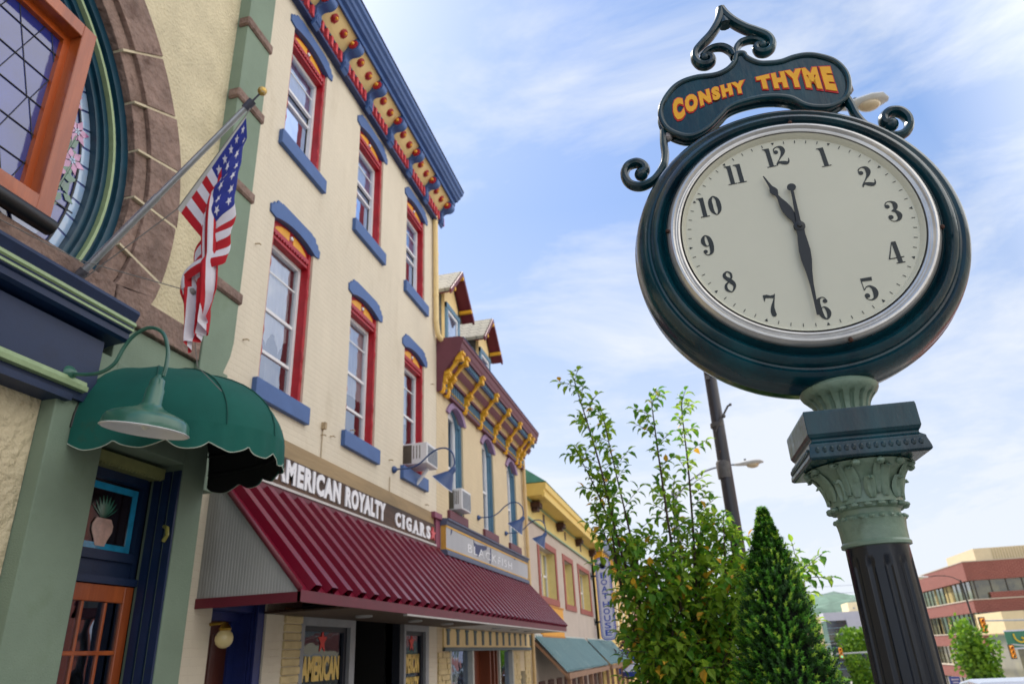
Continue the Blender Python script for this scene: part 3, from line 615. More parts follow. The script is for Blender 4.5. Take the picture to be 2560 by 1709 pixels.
# doorway
XD = -4.60
b = MB(); b.box(XD-.12, XD-.04, 4.47, 5.36, 2.33, 2.60); b.box(XD-.12, XD+.02, 4.44, 4.50, -.5, 3.36); b.box(XD-.12, XD-.03, 5.33, 5.39, 2.33, 3.36); b.box(XD-.12, XD, 4.50, 5.33, 3.16, 3.36); b.box(XD-.12, XD-.01, 4.50, 5.33, 2.52, 2.59); b.box(XD-.1, XD+.02, 4.50, 5.37, 2.335, 2.39)
for k in range(3): b.box(XD+.03+k*.095, XD+.10+k*.095, 5.365, 5.388, .1, 3.3)
b.box(XD+.20, XD+.285, 4.441, 4.45, -.4, 3.35)
DF = b.build('door_frame', navy, A)
b = MB(); b.box(XD-.02, XD+.14, 4.45, 5.36, 3.23, 3.32)
for i in range(23): b.ball((XD+.13, 4.48+i*.038, 3.225), .016, 6)
b.build('door_cornice', mat('olive_trim', (128,132,84), .6, .15, 8), DF)
b = MB(); b.box(XD-.1, XD-.08, 4.50, 5.33, 2.6, 3.16); TR = b.build('transom_window', mat('dark_glass', (30,22,28), .08, .3, 3, spec=1., coat=1.), A)
b = MB(); cy = mat('cyan_glass', (46,170,224), .15, .25, 8, spec=.9, coat=.8)
for (a, c, d, e) in ((4.56,5.32,3.08,3.135),(4.56,5.32,2.60,2.655),(5.265,5.32,2.655,3.08),(4.56,4.61,2.655,3.08)): b.box(XD-.08, XD-.072, a, c, d, e)
b.build('cyan_border', cy, TR)
b = MB(); b.prism([(4.93,2.63),(5.03,2.63),(5.05,2.68),(5.09,2.75),(5.09,2.80),(5.06,2.85),(4.90,2.85),(4.87,2.80),(4.87,2.75),(4.91,2.68)], XD-.076, XD-.068); b.build('plant_pot_glass', mat('peach_glass', (224,188,178), .2, .3, 9, coat=.8), TR)
b = MB()
for i in range(9): a = rad(35+i*14); c, s = math.cos(a), math.sin(a); b.prism([(4.98+c*.02-s*.012, 2.84+s*.02), (4.98+c*.10-s*.016, 2.84+s*.11), (4.98+c*.17, 2.84+s*.20), (4.98+c*.10+s*.016, 2.84+s*.11)], XD-.076, XD-.07-.0003*i)
b.build('leaf_glass', mat('pale_green_glass', (70,140,120), .15, .3, 8, spec=.9, coat=.8), TR)
d = MB(); xd = XD-.02
for (a, c, e, f) in ((4.50,4.60,.05,2.33),(5.27,5.365,.05,2.33),(4.60,5.27,2.20,2.33),(4.60,5.27,.05,.3)): d.bbox(xd-.03, xd+.02, a, c, e, f, .005)
for zz in (1.81, 1.44, 1.07, .70): d.bbox(xd-.02, xd+.012, 4.60, 5.27, zz, zz+.032, .004)
for yy in (4.845, 5.085): d.bbox(xd-.02, xd+.011, yy, yy+.026, .3, 2.20, .004)
DO = d.build('door', oak, A); b = MB(); b.box(xd-.01, xd-.004, 4.60, 5.27, .3, 2.20); b.build('pane', glass_dk, DO)
b = MB(); b.tube([(xd+.02, 5.32, 1.02), (xd+.07, 5.32, 1.02)], .012, 8); b.ball((xd+.085, 5.32, 1.02), .03, 10); b.build('door_knob', mat('brass', (176,140,60), .3, .2, 9, metal=.9), DO)
b = MB(); b.tube([(XD+.20, 5.375, 2.82), (XD+.25, 5.35, 2.80), (XD+.265, 5.345, 2.74), (XD+.23, 5.35, 2.69)], .018, 8); b.build('jamb_scroll', mat('olive_brass', (150,146,70), .4, .2, 9), A)
# ------------------------------------------------------------------ green dome canopy over the door
DM = thing('dome_awning', 'dark green scalloped canvas dome awning over the corner door', 'awning', (XP, 4.925, 3.1))
a_, b_ = .815, 1.17; Hh = .68
def dome(th, ph): return Vector((XP+.005+b_*math.sin(th)*math.cos(ph), 4.925-a_*math.cos(th)*math.cos(ph)**.9, 3.36+Hh*math.sin(ph)**1.0))
NT, NP = 36, 12; b = MB(); b.smooth = True
vs = []
for i in range(NT+1):
    for j in range(NP+1):
        th = PI*i/NT; ph = PI/2*j/NP; p = dome(th, ph)
        k = abs(((i/NT*6) % 1)-.5)*2; inset = .022*(1-k**2)*math.sin(min(1, (j+1)/NP)*PI*.9)
        ctr = Vector((XP, 4.925, 3.36)); p = p+(ctr-p)*inset; p.x = max(p.x, XP+.004); vs.append(p)
b.add(vs, [(i*(NP+1)+j, i*(NP+1)+j+1, (i+1)*(NP+1)+j+1, (i+1)*(NP+1)+j) for i in range(NT) for j in range(NP)])
cano = b.build('canopy', awn_green, DM, recalc=False)
q = MB(); q.smooth = True; cc = Vector((XP, 4.925, 3.30)); q.add([cc+(v-cc)*.985 if v.x > XP+.02 else v for v in vs], b.f); q.build('lining', awn_black, cano, recalc=False)
for i in range(1, 6):
    q = MB(); th = PI*i/6; q.tube([dome(th, PI/2*k/12)+(dome(th, PI/2*k/12)-Vector((XP, 4.925, 3.36)))*.004 for k in range(13)], .0055, 5); q.build('seam', mat('seam_green', (8,74,66), .85, .1, 6), cano)
b = MB(); vs = []; M = 144; path = []
for i in range(M+1):
    th = PI*i/M; p = dome(th, 0); s = abs(math.sin(PI*i/M*10)); q = Vector((p.x+.01*math.sin(i*.7), p.y, 3.215-.065*s**.8)); q.x = max(q.x, XP+.005); vs += [p+Vector((0, 0, .004)), q]; path.append(q)
b.smooth = True; b.add(vs, [(2*i, 2*i+1, 2*i+3, 2*i+2) for i in range(M)]); VA = b.build('valance', awn_green, DM, recalc=False); q = MB(); q.smooth = True; q.add([Vector((XP+(v.x-XP)*.985, 4.925+(v.y-4.925)*.985, v.z)) for v in vs], b.f); q.build('valance_lining', awn_black, VA, recalc=False)
b = MB(); b.tube(path, .0035, 5); b.build('piping', mat('pale_piping', (180,190,176), .6, .1, 20), VA)
b = MB()
for i in range(7):
    th = PI*i/6; b.tube([dome(th, ph)*1+Vector((-.02*math.sin(th), 0, -.02)) for ph in [PI/2*k/10 for k in range(11)]], .010, 6)
for z, s in ((3.33, .985), (3.50, .94)): b.tube([Vector((XP+(dome(PI*i/40, 0).x-XP)*s, 4.925+(dome(PI*i/40, 0).y-4.925)*s, z)) for i in range(41)], .010, 6)
b.build('awning_frame', black, DM)
# ------------------------------------------------------------------ gooseneck barn lamp on the fascia
def lamp(name, label, pts, head, r, tilt, m_arm, m_head, plate, grp, profile, inner):
    T = thing(name, label, 'lamp', plate, grp)
    b = MB(); b.lathe([(.0, -.03), (.055, -.03), (.06, -.01), (.05, .01), (.03, .03), (.012, .05)], plate, (1, 0, 0), 20); b.build('wall_plate', m_arm, T)
    b = MB(); b.tube(cr_spline(pts, 8), .0135, 10); b.build('arm', m_arm, T)
    M = Matrix.Translation(head) @ Euler(tilt).to_matrix().to_4x4()
    b = MB(); b.lathe(profile, (0,0,0), (0,0,1), 40, caps=False); b.xform(M); H = b.build('lamp_shade', m_head, T, recalc=False)
    b = MB(); b.lathe([(q*.985, h-.006) for q, h in profile if q > profile[-1][0]*.2], (0,0,0), (0,0,1), 40, caps=False); b.xform(M); b.build('shade_lining', inner, H, recalc=False)
    b = MB(); b.lathe([(r-.002, -.004), (r+.006, 0), (r-.002, .006)], (0,0,0), (0,0,1), 40, caps=False); b.xform(M); b.build('rim', inner, H)
    b = MB(); b.ball((0,0,.05), .035, 12, (1, 1, 1.3)); b.xform(M); b.build('bulb', mat('frosted_bulb', (220,220,210), .3, .02, 5), H)
    return T
linM = mat('white_enamel', (226,226,228), .4, .04, 6)
f_ = .98
lamp('gooseneck_lamp', 'green enamel gooseneck lamp in front of the green dome awning', [(-4.25, 3.97, 3.708), (-4.154, 3.97, 3.683), (-3.999, 3.97, 3.674), (-3.883, 3.97, 3.727), (-3.821, 3.97, 3.852), (-3.748, 3.97, 3.939), (-3.632, 3.97, 3.978), (-3.511, 3.97, 3.92), (-3.444, 3.97, 3.785), (-3.434, 3.97, 3.65), (-3.444, 3.97, 3.572)],
     (-3.521, 3.97, 3.181), .282, (rad(3), rad(9), 0), lampgreen, lampgreen, (-4.255, 3.97, 3.708), None,
     [(.282,0),(.280,.02),(.274,.06),(.262,.082),(.235,.102),(.18,.124),(.125,.143),(.085,.162),(.064,.190),(.060,.29),(.050,.31),(.048,.36),(.030,.375),(.012,.40)], linM)
# ------------------------------------------------------------------ flag pole and flag
FP = thing('flagpole', 'slanting aluminium flagpole with a small gold ball on its tip', 'flagpole', (-4.36, 3.89, 4.42))
pb, pt = Vector((-4.36, 3.89, 4.42)), Vector((-2.985, 3.92, 5.885)); dr = (pt-pb).normalized()
b = MB(); b.tube([pb+dr*.08, pb+dr*.95], .029, 16); b.tube([pb+dr*.95, pt-dr*.02], .024, 16); b.build('pole', alum, FP)
b = MB(); b.tube([pb-dr*.02, pb+dr*.16], .038, 14); b.box(-4.40, -4.34, 3.82, 3.96, 4.30, 4.50); b.ball(pb+Vector((-.02, -.03, -.03)), .05, 10); b.build('wall_bracket', mat('cast_bracket', (84,84,92), .6, .4, 20, .3, 50), FP)
b = MB(); b.tube([pt-dr*.07, pt+dr*.02], .034, 12); b.tube([pt, pt+dr*.11], .008, 8); b.build('truck', mat('pole_cap', (60,62,78), .5, .2, 20), FP)
b = MB(); b.ball(pt+dr*.135, .038, 16); b.build('gold_ball', mat('weathered_gilt', (196,160,70), .45, .4, 18, .2, 40, metal=.5, stain=((226,222,204), 16, .5, .1, .8)), FP)
FL = thing('flag', 'limp star-spangled flag of red and white stripes tied at its foot', 'flag', (-3.0, 3.9, 5.7))
T0 = Vector((-3.00, 3.90, 5.74)); B0 = Vector((-3.485, 3.88, 4.93)); K = Vector((-3.20, 3.83, 4.13)); E0 = Vector((-3.40, 3.88, 3.80))
def fcurve(s):      # from the hoist out to the right-hand fold, back down to the left, then gathered into the tied foot
    h = T0.lerp(B0, s); L = lambda a, c: Vector((a[0]+(c[0]-a[0])*s, a[1]+(c[1]-a[1])*s, a[2]+(c[2]-a[2])*s))
    p1 = L((-2.978, 3.88, 5.46), (-2.975, 3.88, 4.36)); p2 = L((-3.10, 3.80, 5.02), (-3.27, 3.82, 4.17)); k = L((-3.03, 3.82, 4.26), (-3.26, 3.86, 4.05)); e = L((-3.04, 3.84, 3.90), (-3.19, 3.86, 3.67))
    m = h.lerp(p1, .5)+Vector((0, .02, -.03)); m2 = p1.lerp(p2, .5)+Vector((.015, -.03, .01)); m3 = k.lerp(e, .5)+Vector((0, .02, 0))
    return [h, m, p1, m2, p2, k, m3, e]
SR, ST = 13*5, 70; grid = []
for i in range(SR+1):
    s = i/SR; Q = cr_spline(fcurve(s), 12); row = []
    for j in range(ST+1):
        t = j/ST; k = t*(len(Q)-1); k0 = min(len(Q)-2, int(k)); p = Q[k0].lerp(Q[k0+1], k-k0)
        amp = .030*min(1, t*1.6); p = p+Vector((.012*math.sin(s*19+t*9)*min(1, t*2), amp*math.sin(s*9+3.2*t+.6)+.016*math.sin(s*27+11*t)*min(1,t*2)+(.05*math.sin(s*22) if t > .68 else 0), 0)); row.append(p)
    grid.append(row)
b = MB(); b.smooth = True; b.v = [p for r in grid for p in r]
for i in range(SR):
    for j in range(ST):
        st = i*13//SR; t = (j+.5)/ST; can = (st < 7 and (.03 < t < .50)); hem = t < .03
        b.f.append([i*(ST+1)+j, i*(ST+1)+j+1, (i+1)*(ST+1)+j+1, (i+1)*(ST+1)+j]); b.m.append(3 if hem else (2 if can else (0 if st % 2 == 0 else 1))); b.sm.append(True)
fm = [mat('flag_red', (186,26,40), .85, .08, 9, .2, 200, trans=.2), mat('flag_white', (224,222,232), .85, .05, 9, .2, 200, trans=.2), mat('flag_blue', (40,52,140), .85, .1, 9, .2, 200, trans=.15), mat('flag_hem', (190,190,184), .85, .1, 9, .2, 200)]
cloth = b.build('flag_cloth', fm, FL, recalc=False)
def FG(s, t): i = min(SR-1, max(0, int(s*SR))); j = min(ST-1, max(0, int(t*ST))); a = s*SR-i; c = t*ST-j; return (grid[i][j]*(1-a)+grid[i+1][j]*a)*(1-c)+(grid[i][j+1]*(1-a)+grid[i+1][j+1]*a)*c
b = MB()
for row in range(5):
    for col in range(5):
        s = .06+row*.105; t = .075+col*.09; P = star_pts(.040)
        for side in (1, -1):
            vs = []
            for (x, z) in P:
                p = FG(s+x*.95, t+z*.62); p = p+Vector((0, -.004*side, 0)); vs.append(p)
            b.add(vs, [list(range(10))])
b.build('stars', fm[1], cloth, recalc=False)
b = MB(); b.tube([pb+Vector((.12,-.01,.02)), B0, T0, pt+Vector((0,0,-.06))], .0045, 6); b.tube([Vector((-4.4,3.15,4.62)), Vector((-3.9,3.5,4.34)), K+Vector((.0,-.04,-.01))], .004, 6); b.tube([K+Vector((0,0,-.05)), Vector((-3.16,3.95,3.6)), Vector((-3.05,4.1,3.45))], .003, 6); b.ball(K, .03, 8); b.build('halyard', mat('grey_cord', (120,118,116), .8, .2, 30), FL)
# ------------------------------------------------------------------ cream painted brick building with red and blue trim
B = thing('brick_building', 'three-storey cream painted brick building with red window frames, slate blue lintels and rosette cornice', 'building', (-4.5, 9.3, 0))
XB = -4.5; WY = [7.15, 9.33, 11.475]; HW = .495
ops = [(y-HW, y+HW, z0, z1, .09) for y in WY for z0, z1 in ((4.65, 6.945), (8.15, 10.185))]
ops += [(6.32, 7.26, -.5, 2.40, 0), (8.0, 9.42, .55, 2.40, 0), (9.42, 11.14, -.5, 2.40, 0), (11.14, 12.24, .55, 2.40, 0)]
b = MB(); wall_x(b, XB, 5.86, 12.66, -.5, 11.2, ops, .28)
b.quad((XB, 12.66, 7), (XB, 12.66, 11.2), (-12, 12.66, 11.2), (-12, 12.66, 7)); b.quad((XB, 5.86, 11.2), (XB, 12.66, 11.2), (-12, 12.66, 11.1), (-12, 5.86, 11.1))
b.build('wall', cream, B)
b = MB(); b.box(-12, XB-.9, 5.9, 12.6, 2.5, 11.0); b.box(-9, XB-2.2, 5.9, 12.6, -.5, 2.5); b.box(XB-2.2, XB-.01, 5.92, 12.6, 2.42, 2.49); b.box(XB-2.2, XB-.3, 7.26, 7.3, -.5, 2.4); b.box(XB-2.2, XB-.3, 9.40, 9.44, -.5, 2.4); b.box(XB-2.2, XB-.3, 11.12, 11.16, -.5, 2.4); b.build('inner_walls', dark2, B)
# one window of each storey is modelled, the others share its meshes
def make_win(h, storey, y, z0):
    """h: clear height to the spring of the arch; local origin at the sill centre on the wall face"""
    W = MB(); rise = .09; top = h
    for s in (-1, 1):                                                    # crimson jambs with turned ornament
        W.box(-.155, -.035, *sorted((s*HW, s*(HW-.06))), 0, top)
        for zc in (h*.18, h*.30, h*.72, h*.86): W.lathe([(.002,-.10),(.02,-.07),(.028,0),(.02,.07),(.002,.10)], (-.04, s*(HW-.035), zc), (0,0,1), 8)
        W.tube([(-.04, s*(HW-.03), .05), (-.04, s*(HW-.03), h-.1)], .016, 6)
    ap = arch_pts(0, HW, top, rise)
    W.prism([(p[0], p[1]-.001) for p in ap]+[(-HW, top-.10), (HW, top-.10)], -.075, -.06)
    W.box(-.155, -.03, -HW+.06, HW-.06, top-.16, top-.10)                 # moulded head
    W.box(-.155, -.045, -HW+.06, HW-.06, top-.23, top-.19); W.box(-.155, -.06, -HW+.06, HW-.06, top-.19, top-.16)
    for i in range(13): W.box(-.06, -.028, -HW+.09+i*.064, -HW+.12+i*.064, top-.185, top-.165)
    o = W.build('window', red, B, local=True, loc=(0, y-9.3, z0))
    g = MB()
    for s in (-1, 1):
        P = [(s*.05, top-.085), (s*.40, top-.085), (s*.36, top-.03), (s*.25, top+.025), (s*.12, top+.05), (s*.05, top+.055)]; g.prism(P, -.06, -.052)
    g.build('tympanum', gold, o, local=True)
    g = MB(); g.lathe([(.028,0),(.028,.02),(.015,.03),(.0,.032)], (-.06, 0, top-.01), (1,0,0), 16); g.build('white_boss', white, o, local=True)
    st = []; H2 = .63                                                    # stepped lintel
    P = [(-.62, h+.02), (-.625, h+.14), (-.575, h+.145), (-.56, h+.20), (-.50, h+.205), (-.485, h+.265), (-.385, h+.27), (-.375, h+.285), (.375, h+.285), (.40, h+.27), (.485, h+.265), (.50, h+.205), (.56, h+.20), (.575, h+.145), (.625, h+.14), (.62, h+.02), (.50, h-.005)]
    L = MB(); L.prism(P+ap, -.06, .025); L.build('lintel', blue, o, local=True, bevel=.004)
    S = MB(); S.bbox(-.15, .065, -.60, .60, -.225, .0, .006); S.build('sill', blue, o, local=True)
    S = MB(); S.box(-.15, -.01, -HW+.004, HW-.004, .001, .025); S.build('sill_lip', coral, o, local=True)
    F = MB(); x = -.20
    for s in (-1, 1): F.box(x, -.14, *sorted((s*(HW-.06), s*(HW-.112))), .02, top-.23)
    F.box(x, -.14, -HW+.112, HW-.112, top-.285, top-.23); F.box(x, -.14, -HW+.12, HW-.12, .02, .06)
    mid = h*.47 if storey == 2 else 1.03
    F.box(x, -.158, -HW+.12, HW-.12, mid, mid+.042); F.box(x-.03, -.168, -HW+.12, HW-.12, h*.72, h*.72+.02)
    if storey == 2: F.box(x, -.155, -HW+.12, HW-.12, h*.215, h*.215+.04)
    else: F.box(x-.03, -.18, -HW+.12, HW-.12, .84, .88)
    F.build('sash', white, o, local=True)
    G = MB(); zb_ = .06 if storey == 2 else mid; G.mi = 1
    if storey == 3: G.quad((-.215, -HW+.12, .06), (-.215, HW-.12, .06), (-.215, HW-.12, mid), (-.215, -HW+.12, mid))
    G.mi = 0; G.quad((-.175, -HW+.12, zb_), (-.175, HW-.12, zb_), (-.175, HW-.12, top-.28), (-.175, -HW+.12, top-.28)); G.build('pane', [glass, glass_dk], o, local=True)
    return o
Cu = MB()
def curtain(zlo, zhi, y0, y1, m, par, x=-.205, amp=.008, scal=0):
    c = MB(); n = 40; vs = []
    for i in range(n+1):
        y = y0+(y1-y0)*i/n; xx = x+amp*math.sin(i*1.3)+amp*.6*math.sin(i*2.9+1); dz = scal*abs(math.sin(i/n*PI*2.5)); vs += [(xx, y, zlo+dz), (xx*1.0-.02, y, zhi)]
    c.smooth = True; c.add(vs, [(2*i, 2*i+2, 2*i+3, 2*i+1) for i in range(n)]); return c.build('curtain', m, par, local=True, recalc=False)
wins = []
for st, z0, h in ((2, 4.65, 2.18), (3, 8.15, 1.92)):
    for k, y in enumerate(WY):
        if k == 0: o = make_win(h, st, y, z0); src = o; kids = [c for c in bpy.data.objects if c.parent == src]
        else:
            o = src.copy(); C.objects.link(o); o.parent = B; o.location = (0, y-9.3, z0)
            for c in kids: q = c.copy(); C.objects.link(q); q.parent = o
        if st == 2:
            curtain([.60, .72, .9][k], h-.25, -.42, [.32, .42, .1][k], curt, o, scal=.22 if k == 0 else .02)
            if k == 1: curtain(.05, .5, -.2, -.05, mat('beige_drape', (150,136,110), .9, .2, 5), o, -.26)
            if k == 0: curtain(.03, .45, -.40, -.1, mat('grey_drape', (96,92,96), .95, .35, 5, streak=6), o, -.26); curtain(.03, .45, .02, .33, mat('grey_drape', (96,92,96)), o, -.26)
        else:
            curtain(1.06, h-.25, -.42, .42, mat('sky_reflection_blind', (150,176,222), .8, .1, 2), o)  # the blind's pale blue imitates sky reflected in the upper pane
            curtain(.03, h*.4, .05, .25, mat('grey_drape', (96,92,96)), o, -.28)
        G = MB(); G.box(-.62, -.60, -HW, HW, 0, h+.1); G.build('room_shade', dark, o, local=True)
# cornice, frieze, brackets, rosettes, dentils
XC = -3.88
b = MB(); PRO = [(XB, 11.20), (XB, 10.985), (-4.30, 10.985), (-4.28, 11.02), (-4.12, 11.02), (-4.11, 10.96), (-4.085, 10.96), (-4.08, 11.05), (-4.02, 11.06), (-3.995, 11.10), (-3.96, 11.12), (-3.94, 11.17), (-3.895, 11.20), (-3.885, 11.24), (XC, 11.27), (XB, 11.32)]
b.prism(PRO, 5.86, 12.80, 'y'); CB = b.build('cornice', blue, B)
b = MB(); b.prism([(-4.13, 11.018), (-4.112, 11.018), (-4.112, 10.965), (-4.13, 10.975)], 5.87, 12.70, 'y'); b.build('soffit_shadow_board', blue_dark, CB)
b = MB(); b.box(XC-.004, XC+.012, 5.87, 12.80, 11.275, 11.292); b.box(XB, XC, 5.87, 12.80, 11.32, 11.33); b.build('roof_edge', mat('roof_felt', (28,34,54), .8, .2, 8), CB)
b = MB(); b.box(XB-.002, -4.40, 5.86, 12.62, 10.80, 11.02); b.prism([(-4.40, 10.72), (-4.33, 10.78), (-4.12, 11.0), (-4.12, 11.018), (-4.40, 11.02)], 5.86, 12.62, 'y'); b.build('frieze', mat('frieze_yellow', (238,212,150), .55, .06, 3, streak=4), B)
b = MB(); b.box(XB-.002, -4.42, 5.86, 12.60, 10.46, 10.80); b.box(-4.42, -4.385, 5.86, 12.60, 10.44, 10.49); b.box(-4.42, -4.38, 5.86, 12.60, 10.70, 10.74); DB = b.build('dentil_band', blue_dark, B)
b = MB(); bb2 = MB()
for i in range(46):
    y = 5.92+i*.152
    if min(abs(y-q) for q in (5.63, 6.98, 7.92, 8.86, 9.80, 10.74, 11.68, 12.62)) < .09: continue
    b.prism([(y, 10.52), (y+.058, 10.49), (y+.058, 10.70), (y, 10.70)], -4.42, -4.35)
b.build_each('dentil', coral, DB, bevel=.005)
def bracket(y):
    r = MB(); yy = .075
    prf = [(-4.41, 10.42), (-4.35, 10.42), (-4.33, 10.47), (-4.345, 10.53), (-4.32, 10.60), (-4.325, 10.68), (-4.27, 10.72), (-4.18, 10.72), (-4.10, 10.76), (-4.075, 10.83), (-4.09, 10.90), (-4.13, 10.96), (-4.13, 11.02), (-4.41, 11.02)]
    r.prism([(p.x+4.41, p.y-10.7) for p in cr_spline([(a, c, 0) for a, c in prf], 3, True)], -yy, yy, 'y')
    for k in (-1, 0, 1): r.box(.05, .092, k*.045-.014, k*.045+.014, -.27, -.12)
    r.lathe([(.115, -.008), (.115, .008)], (.225, yy+.002, .14), (0, 1, 0), 20); r.lathe([(.115, -.008), (.115, .008)], (.225, -yy-.002, .14), (0, 1, 0), 20)
    return r
r = bracket(0); BR0 = r.build('bracket', blue, B, local=True, loc=(.09, 6.98-9.3, 10.7), bevel=.004)
def flower_boss(m, par, r, loc, axis, nm, n=10):
    q = MB(); q.lathe([(r*.3, 0), (r, .004), (r*.96, .022), (r*.6, .034), (.0, .036)], (0,0,0), axis, n*4, lambda a, h: 1-.14*abs(math.sin(n*a/2))); return q.build(nm, m, par, local=True, loc=loc)
for s in (-1, 1): flower_boss(red, BR0, .088, (.225, s*.082, .14), (0, s, 0), 'rosette')
qq = MB(); qq.ball((.225, -.125, .14), .034, 8); qq.ball((.225, .125, .14), .034, 8); qq.build('gilt_centre', gold, BR0, local=True)
kids = [c for c in bpy.data.objects if c.parent == BR0]
for y in (6.04, 7.92, 8.86, 9.80, 10.74, 11.68, 12.64):
    o = BR0.copy(); C.objects.link(o); o.parent = B; o.location = (.09, y-9.3, 10.7)
    for c in kids: q = c.copy(); C.objects.link(q); q.parent = o
n0 = Vector((.84, 0, -.54)).normalized(); first = None
for yb in (6.04, 6.98, 7.92, 8.86, 9.80, 10.74, 11.68):
    for dy in (.31, .62):
        y = yb+dy
        if first is None:
            q = MB(); q.lathe([(.066, -.02), (.068, .05), (.050, .066)], (0,0,0), n0, 20); q.lathe([(.086, .0), (.090, .02), (.07, .028)], (0,0,0), n0, 30, lambda a, h: 1-.12*abs(math.sin(4*a)))
            first = q.build('rosette_knob', red, B, local=True, loc=(.235, y-9.3, 10.885)); q = MB(); q.ball(n0*.066, .032, 8); gc = q.build('gilt_centre', gold, first, local=True)
        else: o = inst(first, 'rosette_knob', B, (.235, y-9.3, 10.885)); inst(gc, 'gilt_centre', o, (0,0,0))
b = MB(); b.tube(cr_spline([(-4.44,12.46,10.7),(-4.43,12.46,9.8),(-4.43,12.48,8.2),(-4.43,12.50,7.95),(-4.42,12.56,7.75),(-4.40,12.70,7.68)], 6), .055, 12)
for z in (9.6, 8.6): b.lathe([(.06,-.02),(.06,.02)], (-4.43,12.47,z), (0,0,1), 12)
b.build('downspout', cream_plain, B)
# street level below the awning: side door, brick pier, two shop windows and the recessed entrance
b = MB()
b.box(XB-.28, XB-.02, 7.10, 7.25, -.5, 2.39); b.box(XB-.28, XB-.20, 6.33, 7.1, 2.12, 2.2); b.box(XB-.29, XB-.24, 7.0, 7.10, -.5, 2.15); b.box(XB-.27, XB-.05, 6.33, 7.1, 2.2, 2.39)
for k in range(3): b.box(XB-.10+k*.04, XB-.075+k*.04, 7.085, 7.10, 0, 2.3)
sdf = b.build('side_door_frame', mat('royal_blue_paint', (32,46,108), .5, .2, 5), B)
b = MB(); b.box(XB-.32, XB-.27, 6.34, 7.02, -.4, 2.12)
for (ya, yb) in ((6.42, 6.62), (6.72, 6.94)):
    for (za, zb) in ((1.45, 2.0), (.85, 1.35), (.1, .75)): b.bbox(XB-.275, XB-.255, ya, yb, za, zb, .008)
b.build('side_door', oak_dark, B)
gm = mat('grey_frame', (140,142,148), .5, .1, 6)
for (ya, yb) in ((8.0, 9.42), (11.14, 12.24)):
    b = MB(); b.box(XB-.12, XB+.01, ya, ya+.08, .55, 2.2); b.box(XB-.12, XB+.01, yb-.15, yb, .55, 2.2); b.box(XB-.12, XB+.012, ya+.08, yb-.15, 2.10, 2.2); b.box(XB-.12, XB+.012, ya+.08, yb-.15, .55, .65); o = b.build('shop_window', gm, B)
    b = MB(); b.box(XB-.10, XB-.04, yb-.23, yb-.15, .65, 2.1); b.box(XB-.10, XB-.04, ya+.08, ya+.12, .65, 2.1); b.box(XB-.10, XB-.04, ya+.12, yb-.23, 2.04, 2.1); b.build('inner_frame', mat('charcoal_frame', (28,32,44), .5, .2, 6), o)
    b = MB(); b.box(XB-.075, XB-.07, ya+.1, yb-.2, .62, 2.07); b.build('pane', shop_g if 'shop_g' in globals() else glass_dk, o)
    yc = (ya+.12+yb-.23)/2; hw = (yb-.23-ya-.12)/2
    b = MB(); b.prism([(yc+p[0]*.8, 1.935+p[1]) for p in star_pts(.15)], XB-.066, XB-.062); b.build('red_star', mat('star_red', (214,42,30), .5, .08, 9), o)
    b = MB(); put_text(b, 'AMERICAN', lambda u, v, k: (XB-.067+.004*k, yc-hw*.88+hw*1.76*u, 1.49+.28*v), 1, .05); put_text(b, 'ROYALTY', lambda u, v, k: (XB-.067+.004*k, yc-hw*.88+hw*1.76*u, 1.17+.27*v), 1, .05); b.build('gilt_lettering', mat('gilt_letters', (222,188,96), .5, .1, 9), o)
b = MB(); b.box(XB-.9, XB-.86, 9.7, 10.8, -.4, 2.2); b.box(XB-.12, XB+.005, 10.98, 11.14, -.5, 2.3); b.build('recessed_door', mat('charcoal_frame', (28,32,44)), B)
b = MB()
for k in range(26): z = .0+k*.088; b.bbox(XB-.02, XB+.02+.012*(k % 3 == 0), 7.62, 7.99, z, z+.078, .01)
b.build('painted_stone_pier', mat('cream_stone', (206,186,140), .85, .15, 5, .6, 24), B)
pm = MB()
for (y, z) in ((8.17, 4.42), (6.1, 4.35), (8.42, 4.47), (9.0, 4.72), (10.4, 4.62), (12.35, 6.6), (6.3, 5.0), (6.32, 6.25), (12.3, 5.3), (12.05, 4.2)): pm.tube([(XB, y, z), (XB+.05, y+.01, z), (XB+.06, y+.03, z-.01)], .009, 6)
pm.build_each('old_hook', mat('painted_iron', (170,150,120), .7, .3, 30), B)
for (yy, z0, z1) in ((8.18, 4.0, 4.5), (10.42, 3.95, 4.35)):
    pm = MB(); pm.tube([(XB+.012, yy, z0), (XB+.014, yy+.005, z1)], .007, 6); pm.box(XB, XB+.06, yy-.02, yy+.03, z1, z1+.09) if yy < 9 else None; pm.build('conduit', mat('painted_iron', (170,150,120)), B)
# ------------------------------------------------------------------ the shop sign board
SG = thing('shop_sign', 'long dark board sign with white letters AMERICAN ROYALTY CIGARS above the maroon awning', 'sign', (XB, 9.2, 3.5))
b = MB(); b.box(XB+.001, XB+.03, 6.2, 12.42, 3.905, 4.11); b.build('backing_board', wood_raw, SG)
b = MB(); b.box(XB+.001, XB+.045, 6.2, 12.45, 3.555, 3.905); b.build('sign_board', wood_sign, SG)
b = MB(); b.box(XB+.001, XB+.07, 6.2, 12.46, 3.525, 3.555); b.build('drip_edge', mat('pale_strip', (196,192,190), .6, .1, 8), SG)
b = MB(); wl = mat('sign_white', (232,232,238), .5, .03, 10)
def sgn(u0, u1, z0, z1): return lambda u, v, k: (XB+.046+.018*k, u0+(u1-u0)*u, z0+(z1-z0)*v)
put_text(b, 'AMERICAN', sgn(7.07, 8.69, 3.605, 3.885), 1, .052, 1.2); put_text(b, 'ROYALTY', sgn(8.84, 10.18, 3.605, 3.88), 1, .052, 1.2)
b.build_each('white_letter', wl, SG)
b = MB(); u0 = 10.56
